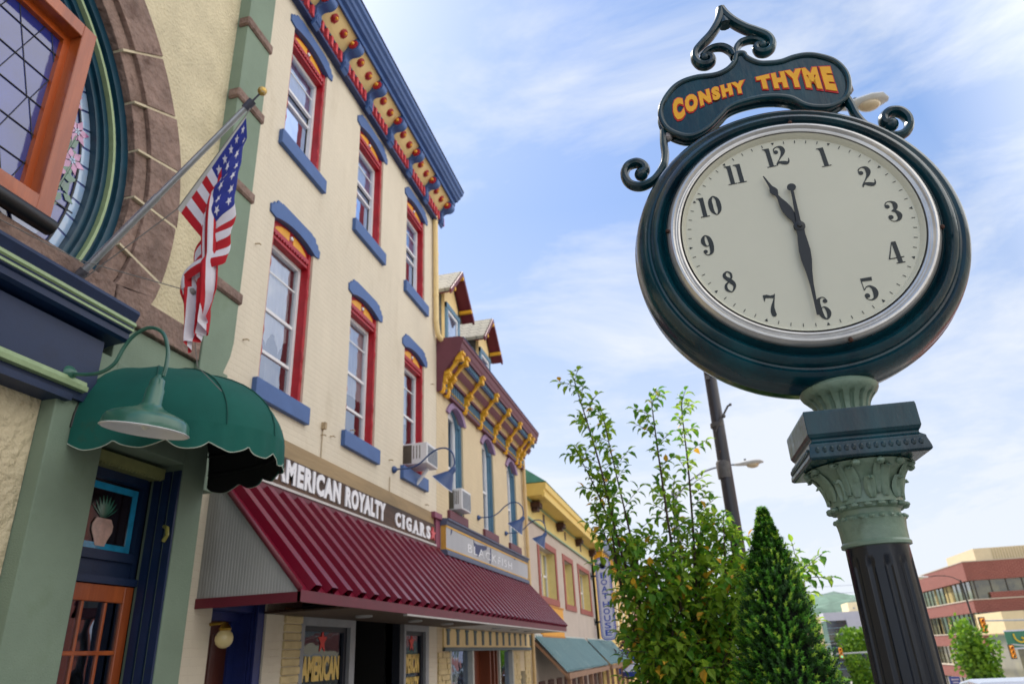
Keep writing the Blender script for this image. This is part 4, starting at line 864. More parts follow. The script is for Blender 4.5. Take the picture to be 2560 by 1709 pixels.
for ch, wch in (('C', .25), ('I', .13), ('G', .27), ('A', .29), ('R', .28), ('S', .23)):
    f = .75 if ch != 'I' else .35; k0 = (wch*(1-f))/2
    put_text(b, ch, sgn(u0+k0*.6, u0+wch-k0*.6, 3.605, 3.83), 1, .05)
    if ch in 'IAR':
        for yy, w2 in ({'I': ((.5, .42),), 'A': ((.14, .22), (.84, .22)), 'R': ((.2, .22), (.86, .2))}[ch]): b.box(XB+.046, XB+.062, u0+wch*(yy-w2), u0+wch*(yy+w2), 3.603, 3.632)
    if ch in 'IR': b.box(XB+.046, XB+.062, u0+wch*.02, u0+wch*(.95 if ch == 'I' else .5), 3.80, 3.832)
    u0 += wch+.035
b.build('serif_letters', wl, SG)
b = MB(); b.prism([(12.27+p[0]*1.15, 3.715+p[1]) for p in star_pts(.125)], XB+.046, XB+.08); b.build('star', mat('faded_red', (206,86,92), .5, .1, 9), SG)
# ------------------------------------------------------------------ maroon ribbed awning across two shopfronts
AW2 = thing('metal_awning', 'long maroon ribbed metal awning with grey side panel over the shopfronts', 'awning', (XB, 12.8, 2.2))
ya, yb = 6.06, 19.62; xt, zt, xf, zf = XB+.045, 3.43, -3.44, 2.285
sl = Vector((xf-xt, 0, zf-zt)); nrm = Vector((-sl.z, 0, sl.x)).normalized()
nrm = -nrm if nrm.z < 0 else nrm
b = MB(); pitch = .325; vs = []; y = ya; prof = []
while y < yb-.01:
    prof += [(y, 0), (y+.15, 0), (y+.172, .078), (y+.290, .078), (y+.312, 0)]; y += pitch
prof = [(min(p, yb), h) for p, h in prof]+[(yb, 0)]
for (p, h) in prof: vs += [Vector((xt, p, zt))+nrm*h, Vector((xf, p, zf))+nrm*h]
b.add(vs, [(2*i, 2*i+1, 2*i+3, 2*i+2) for i in range(len(prof)-1)])
vs = [v-nrm*.012 for v in (Vector((xt, ya, zt)), Vector((xf, ya, zf)), Vector((xf, yb, zf)), Vector((xt, yb, zt)))]; b.quad(*vs)
b.build('ribbed_roof', maroon, AW2, recalc=False)
b = MB(); b.prism([(XB, zt+.02), (XB, 2.27), (xf-.02, 2.27), (xt, zt)], ya+.002, ya+.02, 'y'); b.prism([(XB, zt), (XB, 2.27), (xf-.02, 2.27), (xt, zt)], yb-.02, yb-.002, 'y'); sp = b.build_each('side_panel', grey_clad, AW2)[0]
b = MB()
for i in range(34):
    x = XB+.02+i*.031; z = zt+(x-xt)/(xf-xt)*(zf-zt)
    if x < xf-.05: b.box(x, x+.010, ya-.004, ya+.001, 2.27, min(zt, z)-.01)
b.build('panel_rib', grey_clad, sp)
b = MB(); b.box(XB+.002, xf+.01, ya-.015, ya+.02, 2.185, 2.272); b.box(xf-.02, xf+.015, ya-.015, yb, 2.185, 2.285); b.box(XB+.002, xf+.01, yb-.02, yb+.01, 2.185, 2.272)
b.box(XB+.002, xt+.012, ya, yb, zt-.01, 3.522); b.tube([(xt, ya-.01, zt+.02), (xf, ya-.01, zf+.012)], .028, 6); b.build('fascia_trim', maroon_dk, AW2)
b = MB(); b.box(XB+.005, xf-.03, 7.2, 13.0, 2.19, 2.21); so1 = b.build('timber_soffit', mat('soffit_wood', (70,52,38), .7, .4, 3, streak=-8), AW2)
b = MB(); b.box(XB+.005, xf-.03, 13.0, yb-.04, 2.19, 2.21); b.box(xf-.045, xf+.013, 8.6, 19.6, 2.165, 2.186); b.build('white_soffit', mat('soffit_white', (190,186,184), .6, .08, 3), AW2)
b = MB()
for y in (8.5, 10.2, 11.6, 14.6, 16.1, 17.4): b.lathe([(.10, 0), (.10, -.02), (.07, -.025)], (-3.95, y, 2.19), (0,0,1), 16)
b.build_each('recessed_light', mat('fixture_grey', (166,166,168), .4, .1, 6), AW2)
GLP = thing('globe_light', 'small cream globe wall light beside the wooden side door under the awning', 'lamp', (XB+.1, 6.28, 1.95))
b = MB(); b.ball((XB+.13, 6.36, 1.93), .085, 16); b.build('globe', mat('cream_globe', (214,196,140), .3, .08, 8, coat=.4), GLP)
b = MB(); b.lathe([(.05,0),(.06,.02),(.04,.05),(.02,.07)], (XB+.13, 6.36, 2.0), (0,0,1), 16); b.tube([(XB, 6.3, 2.06), (XB+.13, 6.36, 2.07)], .015, 8); b.build('fitting', mat('brass', (176,140,60)), GLP)
# ------------------------------------------------------------------ window air conditioner
def aircon(name, label, x0, x1, y0, y1, z0, z1, grp):
    T = thing(name, label, 'air conditioner', ((x0+x1)/2, (y0+y1)/2, z0), grp); pw = mat('appliance_white', (216,216,220), .45, .05, 5)
    b = MB(); b.bbox(x0, x1, y0, y1, z0, z1, .012); o = b.build('case', pw, T)
    b = MB()
    for i in range(11): zz = z0+.04+(z1-z0-.08)*i/11; b.box(x1-.002, x1+.006, y0+.04, y1-.04, zz, zz+.012)
    for i in range(8): yy = y0+.05+(y1-y0-.1)*i/7; b.box(x1, x1+.008, yy-.004, yy+.004, z0+.03, z1-.05)
    b.build('grille', mat('grille_grey', (120,128,140), .5, .1, 6), T)
    b = MB()
    for i in range(6): xx = x0+(x1-x0)*(.25+.1*i); b.box(xx, xx+.014, y0-.004, y0, z0+(z1-z0)*.25, z1-.05)
    b.box(x0, x0+(x1-x0)*.5, y0-.003, y0, z0+.02, z1-.03); b.build('side_vent', mat('vent_shadow', (92,86,74), .7, .2, 6), o)
    return T
T = aircon('air_conditioner', 'white window air conditioner in the right-hand red window over the sign', XB-.2, XB+.36, 11.18, 11.72, 4.72, 5.09, 'window air conditioners')
b = MB(); b.tube([(XB+.05, 11.5, 4.45), (XB+.26, 11.5, 4.70)], .03, 8); b.build('support_arm', white, T)
prof3 = [(.235,0),(.20,.06),(.15,.13),(.09,.19),(.055,.225),(.045,.26),(.04,.34),(.02,.36)]
# ------------------------------------------------------------------ three matching shop lamps with conical blue shades
def cone_lamp(y, label):
    P = [(-4.46,y,4.50),(-4.38,y,4.50),(-4.19,y,4.50),(-4.03,y,4.56),(-3.87,y,4.69),(-3.72,y,4.76),(-3.58,y,4.75),(-3.48,y,4.65),(-3.455,y,4.50),(-3.48,y,4.42)]
    return lamp('cone_lamp', label, P, (-3.665, y, 4.185), .205, (0, rad(42), 0), lampblue, lampblue, (-4.465,y,4.5), 'blue gooseneck lamps over the shop signs',
        [(.205,0),(.155,.075),(.105,.15),(.062,.21),(.050,.225),(.045,.30),(.03,.32),(.012,.335)], linM)
cone_lamp(10.57, 'blue cone lamp over the white CIGARS lettering, nearest of three'); cone_lamp(15.36, 'blue cone lamp over the middle of the faded grey sign'); cone_lamp(17.79, 'blue cone lamp near the far end of the faded grey sign')
# ------------------------------------------------------------------ buff building with yellow brackets
D = thing('bracketed_building', 'buff painted building with yellow cornice brackets, plum trim and two roof dormers', 'building', (-4.5, 16.5, 0)); YD = (12.665, 20.28)
CW = [13.88, 16.36, 18.72]
ops = [(y-.5, y+.5, 4.32, 6.58, .28) for y in CW]+[(13.35, 14.75, -1, 1.84, 0), (14.75, 16.75, -1, 1.84, 0), (16.75, 18.0, -1, 1.80, 0), (18.75, 19.25, .3, 1.32, 0)]
b = MB(); wall_x(b, XB, YD[0], YD[1], -1.5, 7.4, ops, .3); b.quad((XB, YD[1], -1.5), (XB, YD[1], 7.4), (-12, YD[1], 7.4), (-12, YD[1], -1.5)); b.build('wall', buff, D)
b = MB(); b.box(-12, XB-.8, YD[0]+.05, YD[1]-.05, 2.5, 7.3); b.box(-9, XB-1.5, YD[0]+.05, YD[1]-.05, -1, 2.5); b.box(XB-1.5, XB-.3, YD[0]+.05, YD[1]-.05, 2.3, 2.5); b.build('inner_walls', dark2, D)
b = MB(); b.box(-12, -4.0, 12.70, 20.25, 7.60, 7.70); b.build('roof', slate, D)
def arch_win():
    W = MB(); h = 1.98; ap = arch_pts(0, .5, h, .30)
    inn = arch_pts(0, .40, h, .24)
    W.prism(ap+inn[::-1], -.22, -.10); W.box(-.22, -.10, -.5, -.40, 0, h); W.box(-.22, -.10, .40, .5, 0, h); W.box(-.24, -.12, -.40, .40, 0, .08)
    for k in (0, 1): W.box(-.10, -.06+.02*k, .44+.03*k, .5, 0, h)
    W.box(-.12, -.05, .36, .5, h-.06, h+.02)
    o = W.build('window', steelblue, D, local=True, loc=(0, CW[0]-16.5, 4.32))
    H = MB(); out = arch_pts(0, .66, h+.02, .345); inn2 = arch_pts(0, .5, h, .245)
    H.prism([(p[0], p[1]) for p in out]+[(-.5, h-.0)]+inn2[::-1][1:-1]+[(.5, h)], -.08, .045); H.build('hood_mould', lilac, o, local=True, bevel=.006)
    S = MB(); S.bbox(-.15, .06, -.6, .6, -.17, 0, .006); S.build('sill', plum, o, local=True)
    F = MB(); F.box(-.23, -.15, -.40, -.33, .08, h); F.box(-.23, -.15, .33, .40, .08, h); F.box(-.23, -.15, -.33, .33, .95, 1.0); F.box(-.23, -.15, -.33, .33, .08, .13); F.prism([(p[0]*.99, p[1]) for p in inn]+[(-.33, h), (-.33, h+.08), (.33, h+.08), (.33, h)], -.23, -.155)
    F.build('sash', white, o, local=True)
    G = MB(); G.quad((-.19, -.36, .1), (-.19, .36, .1), (-.19, .36, h+.2), (-.19, -.36, h+.2)); G.build('pane', glass, o, local=True)
    curtain(1.1, h, -.35, .35, curt, o, -.3); return o
o0 = arch_win(); kids = [c for c in bpy.data.objects if c.parent == o0]
for y in CW[1:]:
    o = o0.copy(); C.objects.link(o); o.parent = D; o.location = (0, y-16.5, 4.32)
    for c in kids: q = c.copy(); C.objects.link(q); q.parent = o
aircon('air_conditioner', 'white louvred window air conditioner in the first blue arched window', XB-.15, XB+.20, 13.62, 14.22, 4.38, 4.80, 'window air conditioners')
# cornice
b = MB(); b.prism([(XB, 7.42), (-4.06, 7.42), (-4.05, 7.36), (-4.00, 7.36), (-3.99, 7.42), (-3.97, 7.46), (-3.95, 7.56), (-3.925, 7.58), (-3.92, 7.66), (-4.0, 7.70), (XB, 7.72)], 12.68, 20.05, 'y'); CC = b.build('cornice', plum, D)
b = MB(); b.box(-3.935, -3.91, 12.675, 20.06, 7.655, 7.672); b.build('gutter_edge', blue_dark, CC)
b = MB(); b.prism([(XB+.001, 6.56), (-4.40, 6.58), (-4.36, 6.95), (-4.02, 7.36), (-4.02, 7.42), (XB+.001, 7.42)], 12.672, 12.72, 'y'); b.box(XB, -4.40, 12.67, 20.1, 6.61, 6.67); b.box(-4.42, -4.35, 12.7, 20.0, 6.93, 6.99)
b.prism([(-4.25, 7.04), (-4.20, 7.10), (-4.16, 7.16), (-4.20, 7.20), (-4.28, 7.10)], 12.72, 20.0, 'y'); b.build('moulding', plum, D)
b = MB(); b.prism([(-4.38, 6.96), (-4.06, 7.355), (-4.10, 7.40), (-4.42, 7.40)], 12.72, 20.0, 'y'); b.build('soffit_panel', mat('soffit_cream', (236,206,150), .6, .06, 3), D)
b = MB(); b.box(XB, -4.43, 12.72, 20.0, 6.64, 6.94); bk = b.build('lower_grille', blue_dark, D)
b = MB(); kn = MB(); ub = MB()
for i in range(56):
    y = 12.86+i*.127; b.box(-4.43, -4.395, y, y+.045, 6.66, 6.93); kn.ball((-4.385, y+.08, 6.70), .024, 6); ub.box(-4.065, -4.035, y, y+.05, 7.25, 7.38)
b.build_each('grille_bar', steelblue, bk); kn.build_each('gold_knob', mustard, bk); ub.build_each('upper_grille_bar', steelblue, bk)
b = MB(); b.box(-4.10, -4.065, 12.75, 20.0, 7.22, 7.40); b.build('upper_grille', blue_dark, D)
def cbr():
    r = MB(); w2 = .065
    r.box(.36, .51, -.075, .075, .62, .80); r.box(.36, .545, -.085, .085, .74, .80)
    r.prism([(.10, .36), (.17, .33), (.44, .64), (.36, .68)], -.04, .04, 'y')
    r.prism([(.0, .0), (.06, -.03), (.09, .05), (.12, .10), (.11, .16), (.17, .20), (.16, .27), (.23, .31), (.22, .40), (.02, .42)], -w2, w2, 'y'); r.box(.02, .25, -.085, .085, .34, .41)
    r.prism([(.06, -.03), (.10, -.02), (.12, .05), (.09, .06)], -.03, .03, 'y')
    return r
bs = None
for y in (12.80, 13.12, 14.30, 15.50, 16.70, 17.90, 19.08, 19.48):
    if bs is None: bs = cbr().build('bracket', mustard, D, local=True, loc=(.02, y-16.5, 6.58), bevel=.005)
    else: inst(bs, 'bracket', D, (.02, y-16.5, 6.58))
b = MB(); b.tube([(-4.42, 19.98, 6.9), (-4.42, 19.98, -1.2)], .05, 12)
for z in (6.0, 4.4, 3.0): b.lathe([(.058, -.03), (.058, .03)], (-4.42, 19.98, z), (0,0,1), 12)
b.build('downspout', mat('tan_pipe', (206,178,130), .5, .08, 4), D)
def dormer(yc):
    b = MB(); X0 = -4.95; hw = .52; zt = 9.80; za = 10.52
    b.prism([(yc-hw, 7.7), (yc+hw, 7.7), (yc+hw, zt), (yc, za-.06), (yc-hw, zt)], -9, X0); o = b.build('dormer', cream_plain, D)
    b = MB(); b.box(-9, X0-.08, yc-hw-.012, yc-hw, 7.7, zt); b.box(-9, X0-.08, yc+hw, yc+hw+.012, 7.7, zt); b.build('cheek', mat('grey_shingle', (120,122,120), .85, .2, 6, .2, 30, brick=(.25, .13, .01, (80,80,80), .9)), o)
    b = MB(); xf = X0+.27
    for s in (-1, 1):
        P = [(yc, za+.10), (yc+s*.92, zt-.10), (yc+s*.92, zt-.20), (yc, za-.0)]
        b.prism(P, -9, xf)
    b.build('dormer_roof', slate, o)
    b = MB()
    for s in (-1, 1): b.prism([(yc, za+.08), (yc+s*.945, zt-.15), (yc+s*.925, zt-.27), (yc, za-.05)], xf-.0, xf+.05); b.prism([(yc, za-.004), (yc+s*.915, zt-.205), (yc+s*.90, zt-.225), (yc, za-.03)], X0, xf-.002)
    b.build('barge_board', maroon_dk, o)
    b = MB(); b.box(X0, xf+.06, yc+.62, yc+.70, zt-.06, zt+.02); b.box(X0, xf+.06, yc-.70, yc-.62, zt-.06, zt+.02); b.box(X0, xf+.06, yc-.04, yc+.04, za-.16, za-.08); b.build_each('purlin_end', mustard, o)
    b = MB(); b.box(X0, X0+.05, yc-.52, yc-.38, 7.72, 9.55); b.box(X0, X0+.05, yc+.38, yc+.52, 7.72, 9.55); b.box(X0, X0+.06, yc-.52, yc+.52, 9.42, 9.55); wf = b.build('dormer_window', steelblue, o)
for yc in (15.06, 17.95):
    dormer(yc); o = [q for q in bpy.data.objects if q.name.startswith('dormer_window')][-1]
    par = sorted([q for q in bpy.data.objects if q.name.split('.')[0] == 'dormer'], key=lambda q: q.name)[-1]
    b = MB(); X0 = -4.95
    b.box(X0, X0+.035, yc-.38, yc-.32, 7.8, 9.42); b.box(X0, X0+.035, yc+.32, yc+.38, 7.8, 9.42); b.box(X0, X0+.036, yc-.32, yc+.32, 8.62, 8.68); b.box(X0, X0+.036, yc-.32, yc+.32, 9.35, 9.42); b.build('sash', white, par)
    b = MB(); b.box(X0, X0+.012, yc-.32, yc+.32, 7.8, 9.35); b.build('pane', mat('reflecting_pane', (150,170,200), .05, .2, 2, spec=1., coat=1., metal=.7), par)
# long faded shop sign
BF = thing('faded_sign', 'faded grey shop sign reading BLACKFISH with peeling dark patches and yellow lines', 'sign', (XB, 16.05, 3.4))
y0, y1 = 12.70, 19.42; xs = -4.33
b = MB(); b.box(XB+.001, xs, y0, y1, 3.50, 3.93); b.build('sign_panel', mat('faded_panel', (170,172,178), .7, .08, 2.0, stain=((84,92,124), 1.5, .66, .03, .8), streak=3), BF)
b = MB(); b.prism([(XB, 3.93), (xs, 3.93), (xs+.02, 3.96), (xs+.03, 4.0), (xs+.06, 4.02), (xs+.06, 4.05), (XB, 4.07)], y0-.02, y1+.03, 'y'); b.prism([(XB, 3.50), (xs, 3.50), (xs+.03, 3.46), (xs+.03, 3.40), (XB, 3.38)], y0-.01, y1+.02, 'y'); b.build('sign_moulding', mat('blue_grey_trim', (84,92,116), .6, .12, 5), BF)
b = MB(); b.box(xs, xs+.008, y0, y1, 3.895, 3.93); b.box(xs, xs+.008, y0, y1, 3.50, 3.525); b.box(xs-.10, xs-.0, y0-.006, y0, 3.5, 3.93); b.build('yellow_line', mat('yellow_line', (206,160,70), .6, .1, 8), BF)
b = MB(); xx = xs+.004
b.prism([(14.42, 3.90), (14.50, 3.84), (14.72, 3.83), (15.0, 3.85), (15.45, 3.88), (15.40, 3.80), (15.15, 3.76), (15.0, 3.70), (14.8, 3.64), (14.72, 3.585), (14.60, 3.60), (14.50, 3.68)], xs, xx)
b.prism([(15.70, 3.87), (15.78, 3.86), (15.76, 3.70), (15.72, 3.55), (15.62, 3.54), (15.68, 3.70)], xs, xx); b.prism([(12.98, 3.92), (13.06, 3.90), (13.04, 3.84), (12.96, 3.78)], xs, xx); b.prism([(17.9, 3.89), (18.0, 3.90), (18.05, 3.87), (17.95, 3.86)], xs, xx)
b.build_each('peeled_patch', mat('peeled_blue', (72,80,114), .8, .2, 8), BF)
b = MB(); put_text(b, 'BLACKFISH', lambda u, v, k: (xs+.003+.004*k, 14.02+3.62*u, 3.60+.165*v), 1, .0, 1.25); b.build('faint_letters', mat('faint_white', (226,228,234), .7, .06, 5, stain=((170,172,178), 4, .55, .1, .7)), BF)
b = MB(); b.box(XB+.001, XB+.10, 12.30, 12.69, 4.02, 4.12); b.box(XB+.001, XB+.06, 12.46, 12.69, 3.52, 4.02); b.build('plum_end_board', mat('plum_board', (134,72,96), .6, .1, 5), BF)
# shopfront below
b = MB(); b.box(XB-.04, XB+.03, 12.95, 20.0, 1.82, 2.17)
b.build('striped_frieze_board', cream_plain, D); sb_ = bpy.data.objects[-1] if False else None
b = MB()
for i in range(13): y = 13.1+i*.56; b.box(XB+.03, XB+.045, y, y+.13, 1.90, 2.13); b.box(XB+.03, XB+.05, y-.03, y+.16, 2.13, 2.17)
b.box(XB-.04, XB+.055, 12.95, 20.0, 1.80, 1.86); b.build('frieze_slat', mat('grey_teal_trim', (84,100,108), .6, .15, 6), D)
b = MB(); b.box(XB-.1, XB+.03, 13.30, 13.37, -1, 1.82); b.box(XB-.1, XB+.03, 14.66, 14.76, -1, 1.82); b.box(XB-.1, XB+.03, 16.7, 16.78, -1, 1.82); b.box(XB-.1, XB+.03, 17.9, 18.0, -1, 1.78); o = b.build('shop_window', mat('pale_frame', (176,176,170), .5, .1, 6), D)
b = MB(); b.box(XB-.08, XB-.07, 13.37, 14.66, -1, 1.84); b.box(XB-.08, XB-.07, 16.78, 17.9, -1, 1.80); b.box(XB-.08, XB-.07, 18.78, 19.22, .3, 1.30); b.build_each('pane', glassmat('bright_shop_glass', .55), o)
b = MB(); b.box(XB-.30, XB-.26, 14.76, 16.1, -1, 1.84); b.box(XB-.30, XB-.02, 16.1, 16.16, -1, 1.84); b.box(XB-.2, XB+.01, 16.3, 16.36, -1, 1.8); b.box(XB-.2, XB+.01, 16.55, 16.61, -1, 1.8); b.build('wooden_door', mat('reddish_door', (120,62,40), .5, .3, 5, streak=6), D)
b = MB(); rs = random.Random(5)
for (ya, yb) in ((12.69, 13.30), (18.02, 18.74), (19.26, 19.9)):
    for k in range(22):
        z = -.2+k*.09; y = ya
        while y < yb-.06:
            L = rs.uniform(.14, .34); e = min(yb, y+L); b.box(XB, XB+.015+rs.uniform(0, .02), y+.004, e-.004, z+.004, z+.086); y = e
b.build('stone_veneer', mat('cream_stone', (206,186,140)), D)
# ------------------------------------------------------------------ building with the deep yellow eaves
G_ = thing('eaves_building', 'low grey stucco building with deep yellow eaves, dark corbel blocks and brick red window surrounds', 'building', (-4.5, 27, 0))
y0, y1 = 20.30, 33.35
ops = [(21.85, 24.40, 3.27, 4.75, 0), (26.12, 27.85, 3.25, 4.75, 0), (29.42, 32.15, 3.25, 4.75, 0), (24.0, 24.1, -2, -1.9, 0)]
gs = mat('grey_stucco', (192,178,166), .85, .07, 1.5, .3, 50, stain=((170,158,146), 1.2, .55, .15, .4))
b = MB(); wall_x(b, XB, y0, y1, -3, 5.33, ops[:3], .35); b.quad((XB, y1, -3), (XB, y1, 5.9), (-12, y1, 5.9), (-12, y1, -3)); b.build('wall', gs, G_)
b = MB(); b.box(-12, XB-.8, y0+.1, y1-.1, -2, 5.5); b.build('inner_walls', dark2, G_)
ym = mat('pale_yellow_paint', (226,204,124), .7, .08, 1.4, streak=5, stain=((200,190,150), 2.6, .56, .12, .5)); ye = mat('eaves_yellow', (228,196,104), .6, .06, 3)
b = MB(); b.box(-12, XB+.02, y0, y1-.02, 5.33, 5.92); b.build('yellow_frieze', ym, G_)
b = MB(); b.prism([(XB, 5.92), (-4.0, 5.92), (-3.98, 5.86), (-3.92, 5.86), (-3.91, 5.98), (-3.94, 6.0), (-3.93, 6.07), (-3.88, 6.10), (-3.87, 6.22), (-3.86, 6.27), (-12, 6.29), (-12, 5.93)], y0+.02, y1+.28, 'y'); b.build('eaves', ye, G_)
b = MB(); vs = [(-3.85, y0+.02, 6.295), (-3.85, y1+.26, 6.295), (-12, y1+.26, 6.295), (-12, y0+.02, 6.295), (-5.15, y0+.35, 7.25), (-5.15, y1-.9, 7.25), (-10.5, y1-.9, 7.25), (-10.5, y0+.35, 7.25)]
b.add(vs, [(0,1,5,4), (1,2,6,5), (2,3,7,6), (3,0,4,7), (4,5,6,7), (0,3,2,1)]); b.build('patina_roof', patina, G_)
b = MB(); b.box(-7.2, -6.5, 31.2, 32.2, 7.0, 8.1); b.box(-7.25, -6.45, 31.15, 32.25, 8.1, 8.2); b.build('chimney', gs, G_)
b = MB(); b.box(XB+.02, XB+.05, y0, y1, 5.30, 5.36); b.box(XB+.02, XB+.06, y0, y1, 5.86, 5.90); b.tube([(XB+.06, y0, 5.30), (XB+.06, y1, 5.30)], .018, 6); b.build('green_pipe', mat('sea_green_trim', (140,168,140), .5, .1, 9), G_)
b = MB()
for y in (21.15, 25.2, 29.3, 33.0): b.bbox(XB+.02, XB+.30, y-.22, y+.22, 5.70, 5.86, .01); b.bbox(XB+.02, XB+.22, y-.15, y+.15, 5.60, 5.70, .01)
b.build_each('corbel_block', mat('dark_corbel', (72,44,34), .6, .2, 6), G_)
b = MB()
for y in (22.85, 26.75, 30.4): b.box(XB+.0, XB+.024, y-.16, y+.16, 5.50, 5.80)
b.build_each('frieze_vent', mat('dark_vent', (70,52,54), .7, .2, 6), G_)
rf = mat('brick_red_paint', (152,76,62), .6, .1, 5); ysash = mat('pale_yellow_sash', (222,206,140), .5, .06, 6)
for (ya, yb, za, zb, _) in ops[:3]:
    b = MB(); b.box(XB-.02, XB+.03, ya-.25, ya, za-.18, zb+.18); b.box(XB-.02, XB+.03, yb, yb+.25, za-.18, zb+.18); b.box(XB-.02, XB+.031, ya, yb, zb, zb+.18); b.box(XB-.02, XB+.04, ya-.28, yb+.28, za-.19, za); o = b.build('window', rf, G_)
    b = MB(); x = XB-.3; k = 3 if yb-ya > 2 else 2
    b.box(XB-.349, XB-.006, yb-.03, yb, za, zb)
    for i in range(k+1): yy = ya+(yb-ya-.1)*i/k; b.box(x, x+.06, yy, yy+.1, za, zb)
    b.box(x, x+.05, ya, yb, za, za+.08); b.box(x, x+.05, ya, yb, zb-.08, zb); b.build('sash', ysash, o)
    b = MB(); b.box(x-.01, x+.03, ya+.1, yb-.1, za+.70, za+.76)
    for i in range(k): yy = ya+(yb-ya-.1)*i/k+.1; w3 = (yb-ya-.1)/k-.1; b.box(x, x+.03, yy, yy+.04, za+.08, zb-.08); b.box(x, x+.03, yy+w3-.04, yy+w3, za+.08, zb-.08)
    b.build('glazing_bar', white, o)
    b = MB(); b.box(x-.01, x+.005, ya, yb, za, zb); b.build('pane', mat('cream_blind_glass', (112,114,96), .1, .3, 1.2, spec=.9, coat=1.), o)
OS = thing('orange_sign', 'plain orange wall sign half hidden by the end of the maroon awning', 'sign', (XB, 23.2, 2.1)); b = MB(); b.box(XB+.002, XB+.06, 21.45, 25.0, 2.18, 3.0); b.build('sign_panel', mat('orange_panel', (226,160,46), .6, .05, 4), OS); b = MB(); b.box(XB+.001, XB+.08, 21.4, 25.05, 2.13, 2.18); b.box(XB+.001, XB+.08, 21.4, 25.05, 3.0, 3.05); b.build('sign_frame', mat('ochre_frame', (190,126,40), .6, .08, 6), OS)
# ribbed blue-green canopy in two lengths
tealm = mat('blue_green_metal', (104,140,146), .45, .1, 2, stain=((150,168,166), 1.6, .6, .1, .5)); timber = mat('canopy_timber', (150,116,92), .7, .2, 5, .2, 30)
for (ya, yb, lab) in ((20.45, 29.3, 'blue-green ribbed metal canopy nearer to the maroon awning'), (30.1, 38.2, 'farther blue-green ribbed metal canopy below the blue-bordered vertical sign')):
    T = thing('metal_canopy', lab, 'canopy', (XB, (ya+yb)/2, 1.2), 'ribbed metal canopies'); b = MB(); vs = []; y = ya; pr = []
    while y < yb: pr += [(y, 0), (y+.11, 0), (y+.13, .05), (y+.18, .05), (y+.20, 0)]; y += .27
    pr = [(min(p, yb), h) for p, h in pr]
    for p, h in pr: vs += [(XB+.05, p, 2.12+h), (-3.62, p, 1.22+h)]
    b.add(vs, [(2*i, 2*i+1, 2*i+3, 2*i+2) for i in range(len(pr)-1)]); b.build('ribbed_roof', tealm, T, recalc=False)
    b = MB(); b.box(-3.70, -3.58, ya+.05, yb, 1.05, 1.19); b.prism([(XB, 2.05), (XB, 1.95), (-3.62, 1.05), (-3.62, 1.15)], ya, ya+.12, 'y'); b.prism([(XB, 2.05), (XB, 1.95), (-3.62, 1.05), (-3.62, 1.15)], yb-.1, yb, 'y')
    for k in range(5): yy = ya+.3+(yb-ya-.6)*k/4; b.box(-3.69, -3.59, yy-.08, yy+.08, -2, 1.05)
    b.build('timber_frame', timber, T)
    b = MB(); b.box(XB+.001, XB+.05, ya, yb, 2.05, 2.20); b.build('flashing', mat('pale_flashing', (190,194,188), .5, .1, 5), T)
b = MB()
for k in range(10): y = 20.8+k*1.3; b.box(XB-.01, XB+.03, y, y+.75, -2.6, 1.0)
b.build_each('brown_shutter', mat('brown_shutter', (96,52,44), .6, .15, 5), G_)
# vertical sign, its faces towards us and away
BT = thing('vertical_sign', 'tall white vertical sign with blue border reading BOAT HOUSE on two black arms', 'sign', (-3.9, 33, 2.2))
def rrect(x0, x1, z0, z1, r, n=8):
    P = []
    for cx, cz, a in ((x1-r, z1-r, 0), (x0+r, z1-r, 90), (x0+r, z0+r, 180), (x1-r, z0+r, 270)): P += [(cx+r*math.cos(rad(a+90*i/n)), cz+r*math.sin(rad(a+90*i/n))) for i in range(n+1)]
    return P
bl = mat('sign_blue', (52,84,184), .45, .06, 6)
b = MB(); b.prism(rrect(-4.27, -3.60, 2.12, 5.52, .22), 32.94, 33.06, 'y'); b.build('border', bl, BT)
b = MB(); b.prism(rrect(-4.225, -3.645, 2.165, 5.475, .18), 32.932, 33.068, 'y'); b.build('face', mat('sign_face', (206,210,224), .5, .04, 5), BT)
b = MB(); b.prism(rrect(-4.195, -3.675, 2.195, 5.445, .16), 32.929, 33.071, 'y'); bp = b.build('inner_line', bl, BT); b = MB(); b.prism(rrect(-4.175, -3.695, 2.215, 5.425, .15), 32.926, 33.074, 'y'); b.build('inner_face', mat('sign_face', (206,210,224)), BT)
b = MB(); z = 4.86
for ch, dz in (('B', .36), ('O', .34), ('A', .34), ('T', .37), ('H', .35), ('O', .35), ('U', .34), ('S', .34), ('E', .34)):
    dz = .315; z = 4.88 if ch == 'B' else (z-.06 if ch == 'H' else z)
    put_text(b, ch, lambda u, v, k: (-4.075+.28*u, 32.926-.006*k, z-.245+.245*v), 1, .02); z -= dz-.03
b.build_each('letter', bl, BT)
b = MB(); b.lathe([(.15, 0), (.15, .008), (.12, .008), (.12, 0)], (-3.94, 32.926, 5.17), (0,-1,0), 24); b.build('roundel', bl, BT)
b = MB(); b.tube([(XB, 33, 4.76), (-4.27, 33, 4.76)], .04, 8); b.tube([(XB, 33, 2.86), (-4.27, 33, 2.86)], .04, 8); b.box(XB, XB+.03, 32.85, 33.15, 4.62, 4.9); b.box(XB, XB+.03, 32.85, 33.15, 2.74, 3.0); b.build('arms', black, BT)
